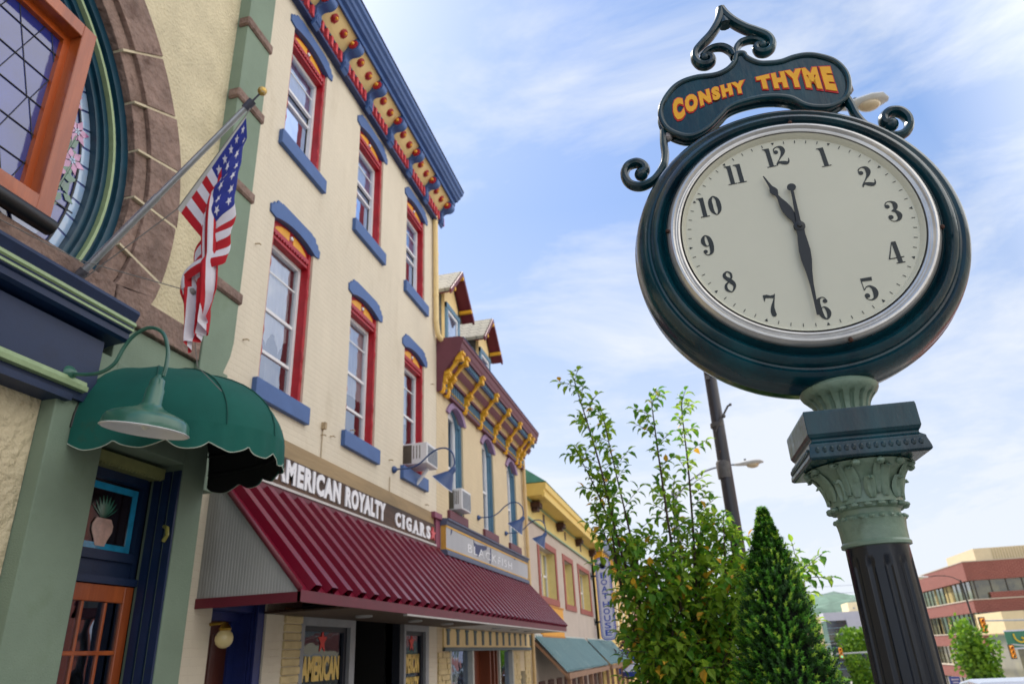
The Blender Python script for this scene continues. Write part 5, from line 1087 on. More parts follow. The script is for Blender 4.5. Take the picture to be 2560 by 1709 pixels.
# ------------------------------------------------------------------ farther houses down the street
Eb = thing('yellow_building', 'yellow building with pale pilasters and blue-grey bracketed cornice behind the vertical sign', 'building', (-4.5, 44, 0))
b = MB(); wall_x(b, XB, 34.2, 52, -3.5, 6.0, [(36.2+i*3.2, 37.6+i*3.2, 3.1, 5.0, 0) for i in range(5)], .25); b.box(-12, XB-.26, 34.3, 51.9, -3, 6.0); b.build('wall', mat('primrose_paint', (232,196,112), .7, .06, 3), Eb)
b = MB()
for i in range(6): y = 34.6+i*3.3; b.box(XB, XB+.12, y, y+.7, 2.7, 5.5); b.box(XB, XB+.16, y-.05, y+.75, 5.4, 5.6)
b.build_each('pilaster', mat('cream_trim', (232,222,190), .6, .05, 5), Eb)
b = MB(); b.prism([(XB, 6.0), (-4.0, 6.05), (-3.85, 6.3), (-3.8, 6.6), (-12, 6.7), (-12, 6.0)], 34.1, 52.1, 'y'); b.build('cornice', mat('blue_grey_cornice', (128,144,176), .6, .08, 5), Eb)
b = MB()
for i in range(24): y = 34.6+i*.75; b.box(XB, XB+.42, y, y+.2, 5.72, 6.0); b.box(XB, XB+.25, y+.02, y+.18, 5.5, 5.72)
b.build_each('bracket', mustard, Eb)
b = MB()
for i in range(5): y = 36.2+i*3.2; b.box(XB-.25, XB-.2, y, y+1.4, 3.1, 5.0)
b.build('pane', glass_dk, Eb)
YA = thing('fabric_awning', 'royal blue shop awning with a yellow end panel under the far canopy', 'awning', (-4.5, 42, 1)); by = mat('royal_blue_canvas', (24,66,158), .8, .08, 6)
b = MB(); b.quad((XB, 39.2, 1.75), (XB, 46, 1.75), (-3.2, 46, .9), (-3.2, 39.2, .9)); b.box(-3.22, -3.19, 39.2, 46, .62, .9); b.box(XB, -3.2, 39.18, 39.22, .62, .9); b.build('canvas', by, YA)
b = MB(); b.prism([(XB, 1.74), (-3.2, .9), (XB, .9)], 39.19, 39.21, 'y'); b.build('end_panel', mat('yellow_canvas', (236,178,56), .8, .06, 6), YA)
HP = thing('hanging_plant', 'dark reddish hanging foliage with blue ribbons beside the vertical sign', 'plant', (-3.6, 35, 1.8)); rs = random.Random(8)
b = MB(); bb3 = MB()
for i in range(420):
    p = Vector((rs.gauss(-3.35, .26), rs.gauss(35, .3), rs.gauss(1.95, .30))); a = rs.uniform(0, 6.28); u = Vector((math.cos(a), .3*math.sin(a), rs.uniform(-1, .3))).normalized()*rs.uniform(.06, .12); v = Vector((rs.uniform(-1, 1), rs.uniform(-1, 1), rs.uniform(-1, 1))).normalized()*.035
    (bb3 if i % 11 == 0 else b).quad(p-u, p+v, p+u, p-v)
b.build('foliage', mat('russet_leaves', (84,34,30), .7, .3, 4), HP, recalc=False); bb3.build('blue_ribbon', bl, HP, recalc=False); b = MB(); b.tube([(XB, 35, 2.7), (-3.35, 35, 2.7), (-3.35, 35, 1.9)], .02, 6); b.build('hook', black, HP)
Fb = thing('brick_house', 'red brick building with sandstone bands glimpsed through the leafy tree', 'building', (-4.5, 58, 0))
b = MB(); wall_x(b, XB, 52.2, 64, -4, 4.9, [(53.4+i*2.6, 54.6+i*2.6, z, z+1.6, 0) for i in range(4) for z in (-.4, 2.6)], .25); b.box(-12, XB-.26, 52.3, 63.9, -4, 4.9); b.build('wall', mat('pink_brick', (188,122,104), .8, .1, 1, brick=(.5, .16, .02, (206,160,140), .4)), Fb)
b = MB(); b.box(XB-.24, XB-.2, 52.5, 63.8, -.4, 4.2); b.build('pane', glass_dk, Fb); b = MB(); b.box(-12, XB+.3, 52.2, 64, 4.9, 5.3); b.box(XB, XB+.08, 52.2, 64, 2.0, 2.3); b.build('stone_band', mat('sandstone', (206,184,150), .8, .1, 5), Fb)
Gb = thing('teal_roof_house', 'cream house with a teal metal roof glimpsed behind the tree trunk', 'building', (-4.5, 74, 0))
b = MB(); wall_x(b, XB+1.2, 66, 84, -5, 2.6, [(67.4+i*3, 69+i*3, z, z+1.6, 0) for i in range(5) for z in (-2.4, .4)], .25); b.quad((XB+1.2, 66, -5), (XB+1.2, 66, 2.6), (-12, 66, 2.6), (-12, 66, -5)); b.box(-12, XB+.9, 66.2, 83.9, -5, 2.6); b.build('wall', mat('cream_siding', (226,214,176), .75, .06, 2), Gb)
b = MB(); b.prism([(XB+1.7, 2.6), (-9, 2.6), (-9, 4.6), (-6, 4.6)], 65.6, 84.3, 'y'); b.build('metal_roof', mat('teal_roof', (96,140,158), .5, .08, 3), Gb)
b = MB(); b.box(XB+.94, XB+1.0, 66.5, 83.5, -2.4, 2.0); b.build('pane', glass_dk, Gb); b = MB(); b.box(XB+1.2, XB+1.5, 65.8, 84.2, -.6, -.2); b.box(XB+1.2, XB+1.26, 66, 66.25, -5, 2.6); b.build('white_trim', white, Gb)
WT = thing('shop_parasol', 'white and blue striped cafe parasol low behind the leafy tree', 'parasol', (-2.2, 30, gz(30))); b = MB(); b.lathe([(1.0, gz(30)+2.15), (.5, gz(30)+2.5), (.02, gz(30)+2.7)], (-2.2, 30, 0), (0,0,1), 8, caps=False); b.mi = 1; b.lathe([(1.0, gz(30)+1.98), (1.0, gz(30)+2.15)], (-2.2, 30, 0), (0,0,1), 8, caps=False); b.build('canopy', [mat('sign_face', (206,210,224)), bl], WT, recalc=False); b = MB(); b.tube([(-2.2, 30, gz(30)), (-2.2, 30, gz(30)+2.7)], .025, 8); b.build('pole', white, WT)
# ------------------------------------------------------------------ street lamps, signals and signs
def cobra(name, label, base, top, arm, hd_dir, r=.075, head=.75, m=None, extra=None, grp='cobra head street lamps'):
    """base, top: pole axis; arm: points from the pole to the lamp head; hd_dir: horizontal direction the head points"""
    T = thing(name, label, 'street lamp', base, grp); m = m or steel
    b = MB(); b.tube([base, top], [r*1.15, r*.9], 16); b.lathe([(r*2, 0), (r*2, .05), (r*1.3, .12)], base, (0,0,1), 16); p = b.build('pole', m, T)
    b = MB(); b.tube(cr_spline(arm, 6), r*.42, 8); b.build('arm', m if extra is None else extra, T)
    e = Vector(arm[-1]); d = Vector(hd_dir).normalized(); s = d.cross(Vector((0,0,1))); k = head/.75
    b = MB(); sec = []
    for t, w_, h_, zz in ((0,.05,.05,0),(.12,.07,.08,0),(.30,.13,.11,.01),(.50,.17,.12,.02),(.66,.15,.09,.02),(.75,.05,.03,.0)):
        sec.append([e+d*t*k+s*w_*k*math.cos(2*PI*i/14)+Vector((0,0,1))*(zz+h_*.6*math.sin(2*PI*i/14))*k for i in range(14)])
    b.smooth = True
    for a, c in zip(sec, sec[1:]): b.add(a+c, [(i, (i+1) % 14, 14+(i+1) % 14, 14+i) for i in range(14)])
    b.smooth = False; b.add(sec[0], [list(range(14))]); b.add(sec[-1], [list(range(14))])
    H = b.build('lamp_head', mat('pale_lamp_metal', (206,206,202), .45, .06, 6), T)
    b = MB(); b.ball(e+d*.47*k+Vector((0,0,-.055*k)), .13*k, 14, (1.25 if abs(d.x) > .5 else .9, .9 if abs(d.x) > .5 else 1.25, .62)); b.build('lens', mat('amber_lens', (206,186,150), .25, .1, 8, coat=.5), H)
    b = MB(); b.lathe([(.03*k, 0), (.03*k, .06*k), (.0, .07*k)], e+d*.3*k+Vector((0,0,.06*k)), (0,0,1), 10); b.build('photocell', black, H)
    return T, p
T, p = cobra('street_lamp', 'tall flaking dark pole behind the clock with its lamp head above the dial', (.60, 10.5, -.22), (.66, 10.5, 9.3), [(.66,10.5,9.1),(1.2,10.5,9.55),(2.2,10.5,9.8),(3.38,10.5,9.82)], (1,0,0), .088, .82, poleM)
b = MB(); b.lathe([(.102, -.12), (.104, .10), (.09, .13)], (.611, 10.5, 3.95), (0,0,1), 20); b.lathe([(.10, -.02), (.10, .04)], (.618, 10.5, 4.60), (0,0,1), 20)
b.tube([(.60, 10.40, 4.55), (.72, 10.36, 4.72), (.80, 10.36, 4.84), (.84, 10.36, 4.86)], .016, 8); b.tube([(.58, 10.40, 4.5), (.66, 10.38, 4.66), (.78, 10.37, 4.80)], .01, 6); b.ball((.72, 10.36, 4.70), .03, 8); b.ball((.84,10.36,4.86), .022, 8)
b.box(.56, .62, 10.38, 10.42, 5.30, 5.36); b.box(.57, .63, 10.38, 10.42, 5.42, 5.5); b.box(.55, .66, 10.385, 10.42, 5.56, 5.60); b.build('clamps', mat('clamp_metal', (90,86,84), .6, .3, 20), T)
cobra('street_lamp', 'grey lamp with its arm curving out of the top of the leafy tree', (-.35, 22, gz(22)), (-.30, 22, 6.0), [(-.30,22,5.7),(.16,22,6.19),(.66,22,6.47),(1.20,22,6.59),(1.58,22,6.60)], (1,0,0), .07, .85)
cobra('street_lamp', 'thin black lamp with white head in front of the red brick offices', (19.35, 62, gz(62)), (19.05, 62, 5.35), [(19.05,62,5.25),(18.5,62,5.6),(17.7,62,5.75),(16.95,62,5.72)], (-1,0,0), .07, .85, black)
cobra('street_lamp', 'grey lamp just left of the post with its head over the glass offices', (23.9, 120, gz(110)), (23.9, 120, 3.0), [(23.9,120,2.9),(22.6,120,3.2),(21.6,120,3.35),(20.8,120,3.3)], (-1,0,0), .08, .9)
cobra('street_lamp', 'lowest grey lamp between the conifer and the clock post beside the green signal', (17.1, 100, gz(100)), (17.0, 100, .95), [(17.0,100,.9),(16.2,100,1.25),(15.4,100,1.33),(14.8,100,1.3)], (-1,0,0), .08, .9)
am = mat('signal_amber', (236,150,20), .5, .06, 9)
def signal(label, c, mast0, mast1, lit=None, grp='amber traffic signals'):
    c = Vector(c); T = thing('traffic_signal', label, 'traffic light', c, grp); b = MB()
    for k in (-1, 0, 1): b.bbox(c.x-.17, c.x+.17, c.y-.1, c.y+.1, c.z+k*.35-.165, c.z+k*.35+.165, .03)
    b.build('housing', am, T)
    b = MB()
    for k in (-1, 0, 1): b.lathe([(.14, .0), (.145, .2)], (c.x, c.y-.08, c.z+k*.35), (0,-1,-.15), 16, caps=False, a0=PI*.9, a1=PI*2.1) if k != 2 else None
    b.build('visor', am, T)
    cols = {1: (96,20,16), 0: (110,80,16), -1: (70,214,150) if lit else (20,70,50)}
    for k, nm in ((1, 'red'), (0, 'yellow'), (-1, 'green')):
        b = MB(); b.lathe([(.12, 0), (.08, .03), (0, .04)], (c.x, c.y-.1, c.z+k*.35), (0,-1,0), 16)
        m = mat(('lit_' if lit and k == -1 else '')+nm+'_lens', cols[k], .2, .1, 9)
        if lit and k == -1: bs_ = m.node_tree.nodes['Principled BSDF']; bs_.inputs['Emission Color'].default_value = (.1, .9, .5, 1); bs_.inputs['Emission Strength'].default_value = .5
        b.build('lens', m, T)
    if mast0:
        b = MB(); b.tube([mast0, mast1], [.06, .11], 10); b.tube([mast1, (mast1[0], mast1[1], gz(mast1[1]))], .12, 12); b.build('mast', mat('mast_grey', (170,172,170), .5, .1, 5), T)
    if not lit: b = MB(); b.box(c.x-.26, c.x+.26, c.y+.1, c.y+.115, c.z-.62, c.z+.62); b.build('backplate', mat('backplate_grey', (88,86,82), .7, .1, 5), T)
    return T
signal('amber traffic signal on a beige mast arm in front of the red brick offices', (22.9, 72, 2.30), (22.9, 72.2, 2.62), (33, 72.2, 2.3))
signal('amber traffic signal at the right edge below the green road sign', (27.2, 80, .0), (27.4, 80.3, .6), (29.6, 80.3, .3))
signal('small traffic signal showing green between the conifer and the clock post', (14.1, 90, .42), (13.6, 90.2, .35), (22.5, 90.2, .42), True)
SP = thing('sign_post', 'white road signs stacked on the thin black lamp post by the small bright tree', 'sign', (19.1, 61, gz(61))); wsg = mat('sign_white_metal', (206,208,220), .5, .06, 2)
b = MB(); b.box(18.60, 19.36, 60.9, 60.93, -.38, .36); b.build('upper_sign', wsg, SP); b = MB(); b.prism([(18.8,-.42),(19.14,-.42),(19.22,-.6),(19.1,-.85),(18.97,-.9),(18.84,-.85),(18.72,-.6)], 60.9, 60.93, 'y'); b.build('shield_sign', wsg, SP); b = MB(); b.box(18.83, 19.1, 60.9, 60.93, -1.35, -.92); b.build('lower_sign', wsg, SP)
b = MB()
for z, w_ in ((.22, .28), (.12, .2), (-.02, .12), (-.16, .26), (-.28, .18)): b.box(18.98-w_, 18.98+w_, 60.885, 60.899, z-.03, z+.03)
b.build('sign_lines', mat('sign_text_blue', (120,126,150), .5, .1, 5), SP); b = MB(); b.tube([(18.98, 61, gz(61)), (18.98, 61, .4)], .04, 8); b.build('post', steel, SP)
RS = thing('road_sign', 'green road sign with yellow squiggle and white lower edge at the right edge', 'sign', (27.6, 81, .2)); b = MB(); b.box(27.3, 31.2, 81, 81.05, .3, 1.7); b.build('panel', mat('road_green', (58,120,92), .5, .06, 3), RS)
b = MB(); b.box(27.3, 31.2, 80.97, 81.06, .18, .3); b.box(27.25, 31.2, 80.97, 81.07, 1.7, 1.82); b.build('edge', wsg, RS); b = MB(); b.tube(cr_spline([(28.0,80.95,1.5),(28.1,80.95,1.0),(28.5,80.95,.75),(28.9,80.95,.95),(28.6,80.95,1.15),(29.3,80.95,.6)], 5), .07, 6); b.build('yellow_mark', mat('mark_yellow', (226,190,50), .5, .06, 5), RS)
b = MB(); b.tube([(31, 81.1, -4), (31, 81.1, 1.8)], .1, 8); b.build('post', steel, RS)
BS = thing('blue_sign', 'small blue sign with white lines low beside the right side of the clock post', 'sign', (8.98, 33, gz(33))); b = MB(); b.box(8.80, 9.17, 33, 33.03, -.26, .2); b.build('panel', mat('parking_blue', (70,96,164), .5, .06, 5), BS); b = MB(); b.box(8.86, 9.12, 32.985, 32.999, .08, .13); b.box(8.9, 9.08, 32.985, 32.999, -.02, .03); b.box(8.86, 9.12, 32.985, 32.999, -.12, -.07); b.build('white_lines', wsg, BS); b = MB(); b.tube([(8.98, 33.06, gz(33)), (8.98, 33.06, .2)], .03, 8); b.build('post', steel, BS)
# ------------------------------------------------------------------ buildings across the way
OB = thing('brick_offices', 'red brick office block with ribbon windows and a beige rooftop plant room', 'building', (33, 105, gz(105)))
bx0, bx1, by0, by1 = 33.0, 62, 105, 131
b = MB()
for z0, z1 in ((7.8, 10.0), (4.04, 5.46), (.24, 1.64), (-3.6, -2.2)):
    b.box(bx0, bx1, by0, by1, z0, z1)
b.box(35.1, 38, by0+.01, by0+.4, -3, 1.6); b.box(35.2, bx1, by0+.005, by0+.4, 5.4, 6.3); b.box(35.3, 36.2, by0+.02, by0+.4, 1.6, 2.4); b.build('brick_band', brickred, OB)
b = MB()
for z in (5.46, 1.64, -2.2): b.box(bx0-.06, bx1, by0-.06, by1, z, z+.14)
b.box(bx0-.05, bx1, by0-.05, by1, 10.0, 10.12); b.build('stone_coping', mat('pale_coping', (190,178,160), .8, .06, 3), OB)
b = MB(); b.box(bx0+.5, bx1-.5, by0+.5, by1-.5, -5.3, 9.9); b.build('glazing', mat('ribbon_glass', (40,42,34), .08, .5, .5, spec=1., coat=1., vcol2=(130,124,84)), OB)
b = MB(); 
for i in range(14): y = by0+.8+i*1.9; b.box(bx0+.40, bx0+.48, y, y+.1, -5, 9)
for i in range(16): x = bx0+.8+i*1.8; b.box(x, x+.1, by0+.40, by0+.48, -5, 9)
b.build('mullion', mat('bronze_mullion', (60,54,44), .5, .1, 5), OB)
b = MB(); rs = random.Random(2)
for i in range(22):
    z = (5.6, 1.78, -2.0)[i % 3]; 
    if i % 2: y = by0+1+rs.uniform(0, 22); b.box(bx0+.44, bx0+.47, y, y+rs.uniform(.6, 1.6), z, z+2.1)
    else: x = bx0+1+rs.uniform(0, 22); b.box(x, x+rs.uniform(.6, 1.5), by0+.44, by0+.47, z, z+2.1)
b.build('blind', mat('tan_blind', (168,150,96), .8, .2, 3), OB)
b = MB(); b.box(37.0, 60, 112, 124, 9.9, 12.2); pr_ = b.build('plant_room', mat('beige_metal', (206,190,156), .7, .06, 2), OB)
b = MB()
for i in range(60): x = 39.2+i*.34; b.box(x, x+.08, 111.94, 112, 9.9, 12.1)
b.build('cladding_rib', mat('beige_rib', (180,164,126), .7, .06, 2), pr_)
BH = thing('beige_building', 'low beige panelled building at the right edge in front of the brick offices', 'building', (24, 90, gz(90))); b = MB(); b.box(30.6, 46, 90, 98, 1.5, 3.66); b.build('wall', mat('beige_panel', (226,204,160), .7, .05, 2), BH); b = MB(); b.box(31.2, 46, 90.3, 97.5, -5, 1.5); b.build('glazing', mat('ribbon_glass', (40,42,34)), BH); b = MB(); b.box(32.8, 32.86, 89.96, 90, 1.5, 3.66); b.box(30.5, 46, 89.9, 98.1, 1.42, 1.56); b.build('joint', mat('brown_joint', (150,130,100), .7, .1, 3), BH)
GO = thing('glass_offices', 'distant grey office block with dark green glass floors left of the clock post', 'building', (26, 160, -5.2))
b = MB(); b.box(23.3, 45, 160, 185, 5.25, 6.75); b.box(27.3, 45, 159.9, 160.5, 1.0, 5.8); b.build('roof_band', mat('pale_grey_panel', (190,190,200), .7, .05, 1), GO)
b = MB(); b.box(23.6, 44.5, 160.4, 184, -5.3, 5.25); b.build('glazing', mat('green_glass_wall', (24,52,66), .08, .4, .6, spec=1., coat=.8), GO)
b = MB()
for z in (-3.4, -2.2, -.9, .4, 1.6, 2.8, 3.9): b.box(23.5, 44, 160.3, 160.4, z, z+.10)
b.build('floor_line', mat('floor_line', (120,150,160), .6, .05, 3), GO)
TW = thing('beige_tower', 'distant cream tower block with small aerials rising behind the clock post', 'building', (31, 172, -5.2)); b = MB(); b.box(30.3, 36, 172, 180, -5, 8.9); b.build('tower_wall', mat('cream_tower', (232,214,170), .7, .05, 1), TW); b = MB()
for x, h in ((31.4, 1.1), (31.9, .8), (32.3, 1.3)): b.tube([(x, 173, 8.9), (x, 173, 8.9+h)], .07, 6)
b.box(31.2, 31.5, 171.95, 172, 7.6, 7.9); b.build('aerial', steel, TW)
CBd = thing('cream_block', 'distant sunlit cream building edge directly behind the dark conifer', 'building', (11, 90, -4.2)); b = MB(); b.box(10.2, 13.43, 95, 110, -5, 4.05); b.box(10.1, 13.5, 94.9, 110.1, 4.05, 4.3); b.build('wall', mat('cream_block_wall', (236,216,164), .7, .05, 1), CBd)
b = MB()
for z in (-2, .2, 2.2):
    for x in (10.8, 12.2): b.box(x, x+.7, 94.95, 95, z, z+1.2)
b.build('window', mat('green_glass_wall', (24,52,66)), CBd)
# parked car and red parasol low at the right
CR = thing('parked_car', 'silver car parked at the lower right corner, only its roof in view', 'car', (7.4, 23, gz(23))); z0 = gz(23)-.15; sv = mat('silver_car_paint', (176,180,190), .25, .05, 4, coat=1., metal=.4)
b = MB(); S = [[(7.4+w_*s, y, z) for s, z in ((-1, z0+.35), (-1, z0+zt*.62), (-.86, z0+zt), (.86, z0+zt), (1, z0+zt*.62), (1, z0+.35))] for y, w_, zt in ((20.8,.75,.72),(21.1,.86,.86),(21.9,.88,.98),(22.6,.80,1.50),(23.4,.82,1.55),(24.3,.80,1.45),(25.0,.86,1.02),(25.4,.78,.9))]
for a, c in zip(S, S[1:]): b.add(a+c, [(i, (i+1) % 6, 6+(i+1) % 6, 6+i) for i in range(6)])
b.add(S[0], [list(range(6))]); b.add(S[-1], [list(range(6))]); b.build('body', sv, CR, bevel=.05)
b = MB(); b.quad((6.72, 21.95, z0+1.03), (8.08, 21.95, z0+1.03), (7.98, 22.55, z0+1.46), (6.82, 22.55, z0+1.46)); b.build('windscreen', mat('car_glass', (28,34,48), .05, .2, 3, spec=1., coat=1.), CR)
for yy in (21.6, 24.6):
    for s in (-1, 1):
        b = MB(); b.lathe([(.0,-.1),(.2,-.1),(.32,-.08),(.33,.08),(.2,.1),(0,.1)], (7.4+s*.8, yy, z0+.33), (1,0,0), 20); b.build('wheel', mat('tyre', (24,24,26), .9, .1, 9), CR)
RP = thing('red_parasol', 'red parasol with a white fringed edge low at the right', 'parasol', (9.9, 29, gz(29))); zz = -.12
b = MB(); b.lathe([(1.75, zz-.18), (1.2, zz+.05), (.6, zz+.24), (.02, zz+.38)], (10.3, 29, 0), (0,0,1), 10, caps=False); b.build('canopy', mat('red_canvas', (226,66,44), .8, .08, 4), RP, recalc=False); b = MB(); b.lathe([(1.75, zz-.18), (1.77, zz-.34)], (10.3, 29, 0), (0,0,1), 60, lambda a, h: 1+.01*math.sin(30*a), caps=False); b.build('fringe', white, RP, recalc=False); b = MB(); b.tube([(10.3, 29, gz(29)), (10.3, 29, zz+.38)], .025, 8); b.build('pole', white, RP)
# overhead wires crossing the sky low on the right
UW = thing('overhead_wires', 'two thin overhead wires crossing low in the sky right of the conifer', 'wires', (0, 150, 12)); 
for z in (9.6, 10.9):
    b = MB(); b.tube([(-30+i*10, 150, z+((i-7)/7)**2*1.2) for i in range(15)], .035, 5); b.build('wire', mat('wire_grey', (120,130,150), .7, .05, 3), UW)
# ------------------------------------------------------------------ trees
leafG = mat('leaf_green', (126,168,44), .5, .3, 5, spec=.4, trans=.55, vcol2=(176,208,70)); leafY = mat('leaf_yellow', (230,176,50), .55, .2, 9, trans=.35); leafD = mat('leaf_deep', (96,148,44), .5, .3, 5, spec=.4, trans=.4)
rt = random.Random(21)
LEAF = [(0,0,0), (-.5,.35,.08), (0,.33,-.06), (.5,.35,.08), (-.42,.68,-.02), (0,.68,-.14), (.42,.68,-.02), (0,1.05,-.42)]
LF = [(0,2,1), (0,3,2), (1,2,5,4), (2,3,6,5), (4,5,7), (5,6,7)]
def leaf(b, p, d, L, w, roll):
    d = d.normalized(); s = d.cross(Vector((0,0,1))); s = s.normalized() if s.length > .05 else Vector((1,0,0)); n = s.cross(d)
    s, n = s*math.cos(roll)+n*math.sin(roll), n*math.cos(roll)-s*math.sin(roll)
    b.add([p+s*(x*w)+d*(y*L)+n*(z*L) for x, y, z in LEAF], LF)
def pick(b): u = rt.random(); b.mi = 1 if u < .035 else (2 if u < .42 else 0)
def leafy(b, a, c, n, L):
    for i in range(n):
        t = (i+.5)/n; p = a.lerp(c, t); ax = (c-a).normalized(); side = ax.orthogonal().normalized(); side.rotate(Matrix.Rotation(i*2.4+rt.uniform(-.5, .5), 3, ax))
        d = side*.9+ax*.5+Vector((0, 0, -.25)); pick(b); k = L*rt.uniform(.72, 1.12); leaf(b, p+side*.008, d, k, k*.64, rt.uniform(-.5, .5))
    pick(b); leaf(b, c, (c-a)+Vector((0,0,-.02)), L, L*.5, 0)
TR = thing('leafy_tree', 'young broadleaf tree with upright shoots and scattered yellow leaves left of the conifer', 'tree', (-.15, 7.2, -.06))
stems = [((-.95,7.0,4.26), 1), ((-.72,7.3,3.95), .8), ((-.19,7.1,4.02), 1), ((.10,7.2,3.92), 1), ((-1.02,7.2,3.58), .8), ((-.92,7.4,3.02), .7), ((-.62,7.5,2.55), .7), ((-.1,7.5,3.1), .6),
         ((.33,7.2,2.72), .9), ((.46,7.4,2.62), .8), ((.15,7.5,2.85), .6), ((.72,7.6,2.3), .7), ((1.0,7.5,2.28), .8), ((-.50,6.9,2.1), .6), ((-.46,7.6,1.75), .6), ((.8,7.7,1.8), .6), ((.3,6.8,2.2), .6), ((-.35,6.8,2.3), .6), ((0,7.8,2.5), .6), ((.5,6.9,1.7), .5), ((-.34,6.8,1.6), .5), ((.1,6.7,1.5), .5), ((.9,7.5,1.4), .5)]
tb = MB(); cw = MB(); B0_ = Vector((-.12, 7.2, -.1))
tb.tube([B0_, (-.13,7.2,.5), (-.14,7.2,.95)], [.06,.048,.045], 10)
for (tip, k) in stems:
    tip = Vector(tip); fork = Vector((-.13+rt.uniform(-.05,.05), 7.2+rt.uniform(-.05,.05), rt.uniform(.55, .95)))
    mid = fork.lerp(tip, .45)+Vector(((fork.x-tip.x)*-.12, rt.uniform(-.06,.06), -.05+.0*k)); Q = cr_spline([fork, mid, fork.lerp(tip, .75)+Vector((rt.uniform(-.05,.05), rt.uniform(-.05,.05), 0)), tip], 9); n = len(Q)
    tb.tube(Q, [.015*(1-i/n)**.8*k+.003 for i in range(n)], 6)
    for i in range(int(n*.16), n):
        p = Q[i]; ax = (Q[min(n-1, i+1)]-Q[i-1]).normalized(); tt = i/n; low = max(0, min(1, (2.9-p.z)/.9))
        cnt = (1 if rt.random() < .95 else 0)+int(low*(1.25 if p.x < .7 else .4)+rt.random()*.9)
        if p.x < -.50-.55*max(0, min(1, p.z-2.0)): continue
        for q in range(cnt):
            sd = ax.orthogonal().normalized(); sd.rotate(Matrix.Rotation(rt.uniform(0, 6.28), 3, ax)); L = rt.uniform(.15, .34)*(1.15-.45*tt)*(1+.35*low)
            e = p+(sd*.8+ax*.55)*L; tb.tube([p, p.lerp(e, .5)+Vector((0,0,.01)), e], .0032, 4); leafy(cw, p.lerp(e, .15), e, int(4+L*19), .094)
    leafy(cw, Q[-8], Q[-1], 14, .08)
tb.build('branches', bark, TR); cw.build('crown', [leafG, leafY, leafD], TR, recalc=False)
# dark conifer
CF = thing('conifer', 'dense dark green conical yew with bright shoot tips in front of the leafy tree', 'tree', (.535, 5.7, -.02))
cd_ = mat('yew_dark', (44,92,30), .6, .3, 9, trans=.2, vcol2=(52,100,30)); ct = mat('yew_tip', (176,220,64), .55, .25, 9, trans=.4, vcol2=(180,214,70)); cm = mat('yew_mid', (92,156,42), .6, .3, 9, trans=.3)
b = MB(); tips = MB()
RT = [(0,.38),(.6,.43),(1.0,.375),(1.4,.30),(1.755,.235),(2.17,.135),(2.42,.055),(2.54,.008),(3,.006)]
def rad_at(z):
    for (a, r0), (c, r1) in zip(RT, RT[1:]):
        if z <= c: return r0+(r1-r0)*(z-a)/(c-a)
    return .01
N_ = 4600
for i in range(N_):
    z = .05+2.5*rt.random() if i % 3 else rt.uniform(1.1, 2.54)
    a = rt.uniform(0, 6.28); lump = 1+.07*math.sin(a*5+z*7)+.06*math.sin(a*9-z*13); R = rad_at(z)*lump; rr = R*rt.uniform(.72, 1.03)
    p = Vector((.535+.02*math.sin(z*3)+rr*math.cos(a), 5.7+rr*math.sin(a), z)); of = .8 if z < 2.1 else .35; ax = Vector((math.cos(a)*of, math.sin(a)*of, .8+rt.uniform(-.4, .3))).normalized(); L = rt.uniform(.045, .075)*(1.15 if z < 2.2 else .8)
    out = rr/R > .93; nn = 15
    for k in range(nn):
        t = k/nn; q = p+ax*L*t; sd = ax.orthogonal().normalized(); sd.rotate(Matrix.Rotation(k*2.4, 3, ax)); d = (sd*.85+ax*.65).normalized()*rt.uniform(.024, .034)*(1.1-.5*t); w_ = ax.cross(sd).normalized()*.0062
        b.mi = (1 if (out and t > .45 and i % 5 < 2) else (2 if t > .25 and i % 3 else 0)); b.add([q-w_, q+w_, q+d], [(0, 1, 2)])
b.build('foliage', [cd_, ct, cm], CF, recalc=False)
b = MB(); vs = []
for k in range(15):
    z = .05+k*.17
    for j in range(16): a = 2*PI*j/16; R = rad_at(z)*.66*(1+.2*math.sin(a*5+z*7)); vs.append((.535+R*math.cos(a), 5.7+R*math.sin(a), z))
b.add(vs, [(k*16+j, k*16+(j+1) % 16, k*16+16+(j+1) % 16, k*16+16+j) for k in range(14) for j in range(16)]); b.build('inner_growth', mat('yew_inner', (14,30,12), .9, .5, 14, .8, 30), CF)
b = MB(); b.tube([(.535, 5.7, -.05), (.535, 5.7, 2.4)], [.05, .01], 8); b.build('trunk', bark, CF)
# distant trees: trunk, limbs and a crown of leaf clumps
def far_tree(label, x, y, zt, w_, h_, cols, grp=None, n=900, s=.22, seed=1, spiky=False):
    g = gz(y); T = thing('street_tree', label, 'tree', (x, y, g), grp); r = random.Random(seed); b = MB(); zc = zt-h_/2
    b.tube([(x, y, g), (x, y, zc)], [.14, .07], 8)
    blobs = []
    for k in range(11):
        a = r.uniform(0, 6.28); q = Vector((x+math.cos(a)*w_*.30*r.random(), y+math.sin(a)*w_*.3*r.random(), zc+h_*r.uniform(-.36, .34))); blobs.append((q, r.uniform(.2, .34)*w_)); b.tube([(x, y, max(g+1, q.z-h_*.4)), q], [.05, .015], 5)
    b.build('trunk', bark, T); c = MB()
    for i in range(n):
        q, R = blobs[i % 11]
        while True:
            v = Vector((r.uniform(-1, 1), r.uniform(-1, 1), r.uniform(-1, 1)))
            if .35 < v.length < 1: break
        p = q+v*R*(1 if not spiky else 1); p.z += R*.6*(r.random()**3)*(1.6 if spiky else 0)
        u = Vector((r.uniform(-1, 1), r.uniform(-1, 1), r.uniform(-.6, 1))).normalized()*s*r.uniform(.5, 1); t = u.cross(Vector((r.random(), r.random(), r.random()))).normalized()*s*.4; c.mi = 0 if r.random() < .5 else 1
        c.add([p-u, p+t, p+u, p-t], [(0, 1, 2, 3)])
    c.build('crown', cols, T, recalc=False); return T
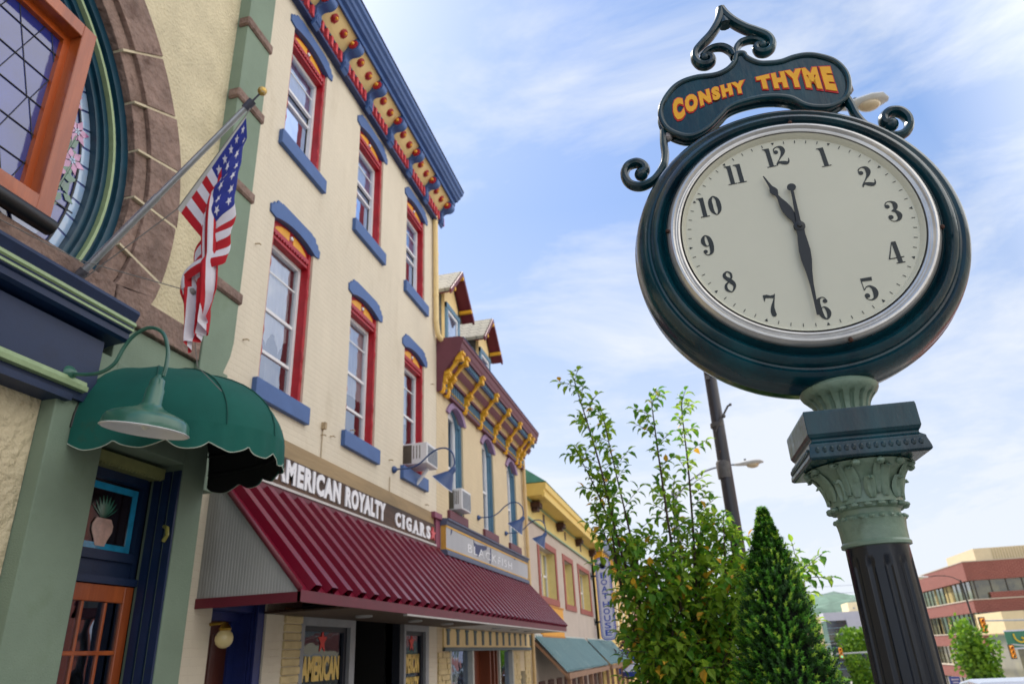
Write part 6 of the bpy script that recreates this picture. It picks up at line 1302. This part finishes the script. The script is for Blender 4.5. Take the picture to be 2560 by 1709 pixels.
lc = [mat('spring_leaf', (120,158,40), .6, .2, 3, trans=.4), mat('mid_leaf', (84,126,34), .6, .2, 3, trans=.35)]
far_tree('small bright yellow-green tree in front of the red brick offices', 17.9, 60, 2.2, 3.4, 5.2, lc, None, 2600, .26, 3, True)
far_tree('sunlit yellow-green tree just left of the clock post below the glass offices', 16.6, 95, 3.2, 5.0, 8.0, lc, None, 3000, .34, 5)
far_tree('dull green tree low behind the conifer and the small signal', 12.2, 84, -.6, 3.5, 3.6, [mat('dull_leaf', (70,92,60), .6, .2, 3), lc[1]], None, 1300, .3, 9)
far_tree('leafy street tree far down the pavement behind the nearer tree', -.6, 34, 2.3, 3.2, 4.0, lc, None, 1800, .2, 12)
# ------------------------------------------------------------------ houses across the street: out of frame, seen in the shop glass
for (x, ya, yb, h, rgb, lab) in ((15.4, -14, 2, 9.5, (176,170,160), 'grey brick house with white sashes reflected in the shop glass, nearest'), (15.4, 2.3, 15, 8.2, (206,196,176), 'pale rendered house reflected in the shop glass beyond the grey one'), (15.4, 15.3, 27, 9.0, (164,92,74), 'red brick house reflected in the shop glass, farthest along')):
    T = thing('opposite_house', lab, 'building', (x, (ya+yb)/2, 0), 'houses across the street')
    op = []
    n = int((yb-ya)/2.6)
    for i in range(n):
        y = ya+.9+i*2.55; op += [(y, y+1.1, 1.0, 2.7, 0), (y, y+1.1, 4.3, 6.1, 0)]
    b = MB(); wall_x(b, x, ya, yb, -2, h, op, -.2); b.quad((x, ya, -2), (x, ya, h), (x+9, ya, h), (x+9, ya, -2)); b.quad((x, yb, -2), (x, yb, h), (x+9, yb, h), (x+9, yb, -2)); b.box(x+.22, x+9, ya+.05, yb-.05, -2, h-.1); b.build('wall', mat('wall_%d_%d' % rgb[:2], rgb, .8, .1, 1, brick=(.22, .075, .008, None, .5)), T)
    b = MB(); b.box(x-.35, x+9, ya, yb, h, h+.3); b.build('cornice', white, T)
    b = MB()
    for (a, c, d, e, _) in op: b.box(x+.02, x+.08, a, a+.07, d, e); b.box(x+.02, x+.08, c-.07, c, d, e); b.box(x+.02, x+.08, a, c, (d+e)/2-.03, (d+e)/2+.03); b.box(x-.08, x+.1, a-.08, c+.08, d-.12, d)
    f = b.build('window', white, T); b = MB()
    for (a, c, d, e, _) in op: b.box(x+.10, x+.11, a, c, d, e)
    b.build('pane', mat('reflecting_pane', (150,170,200)), f)
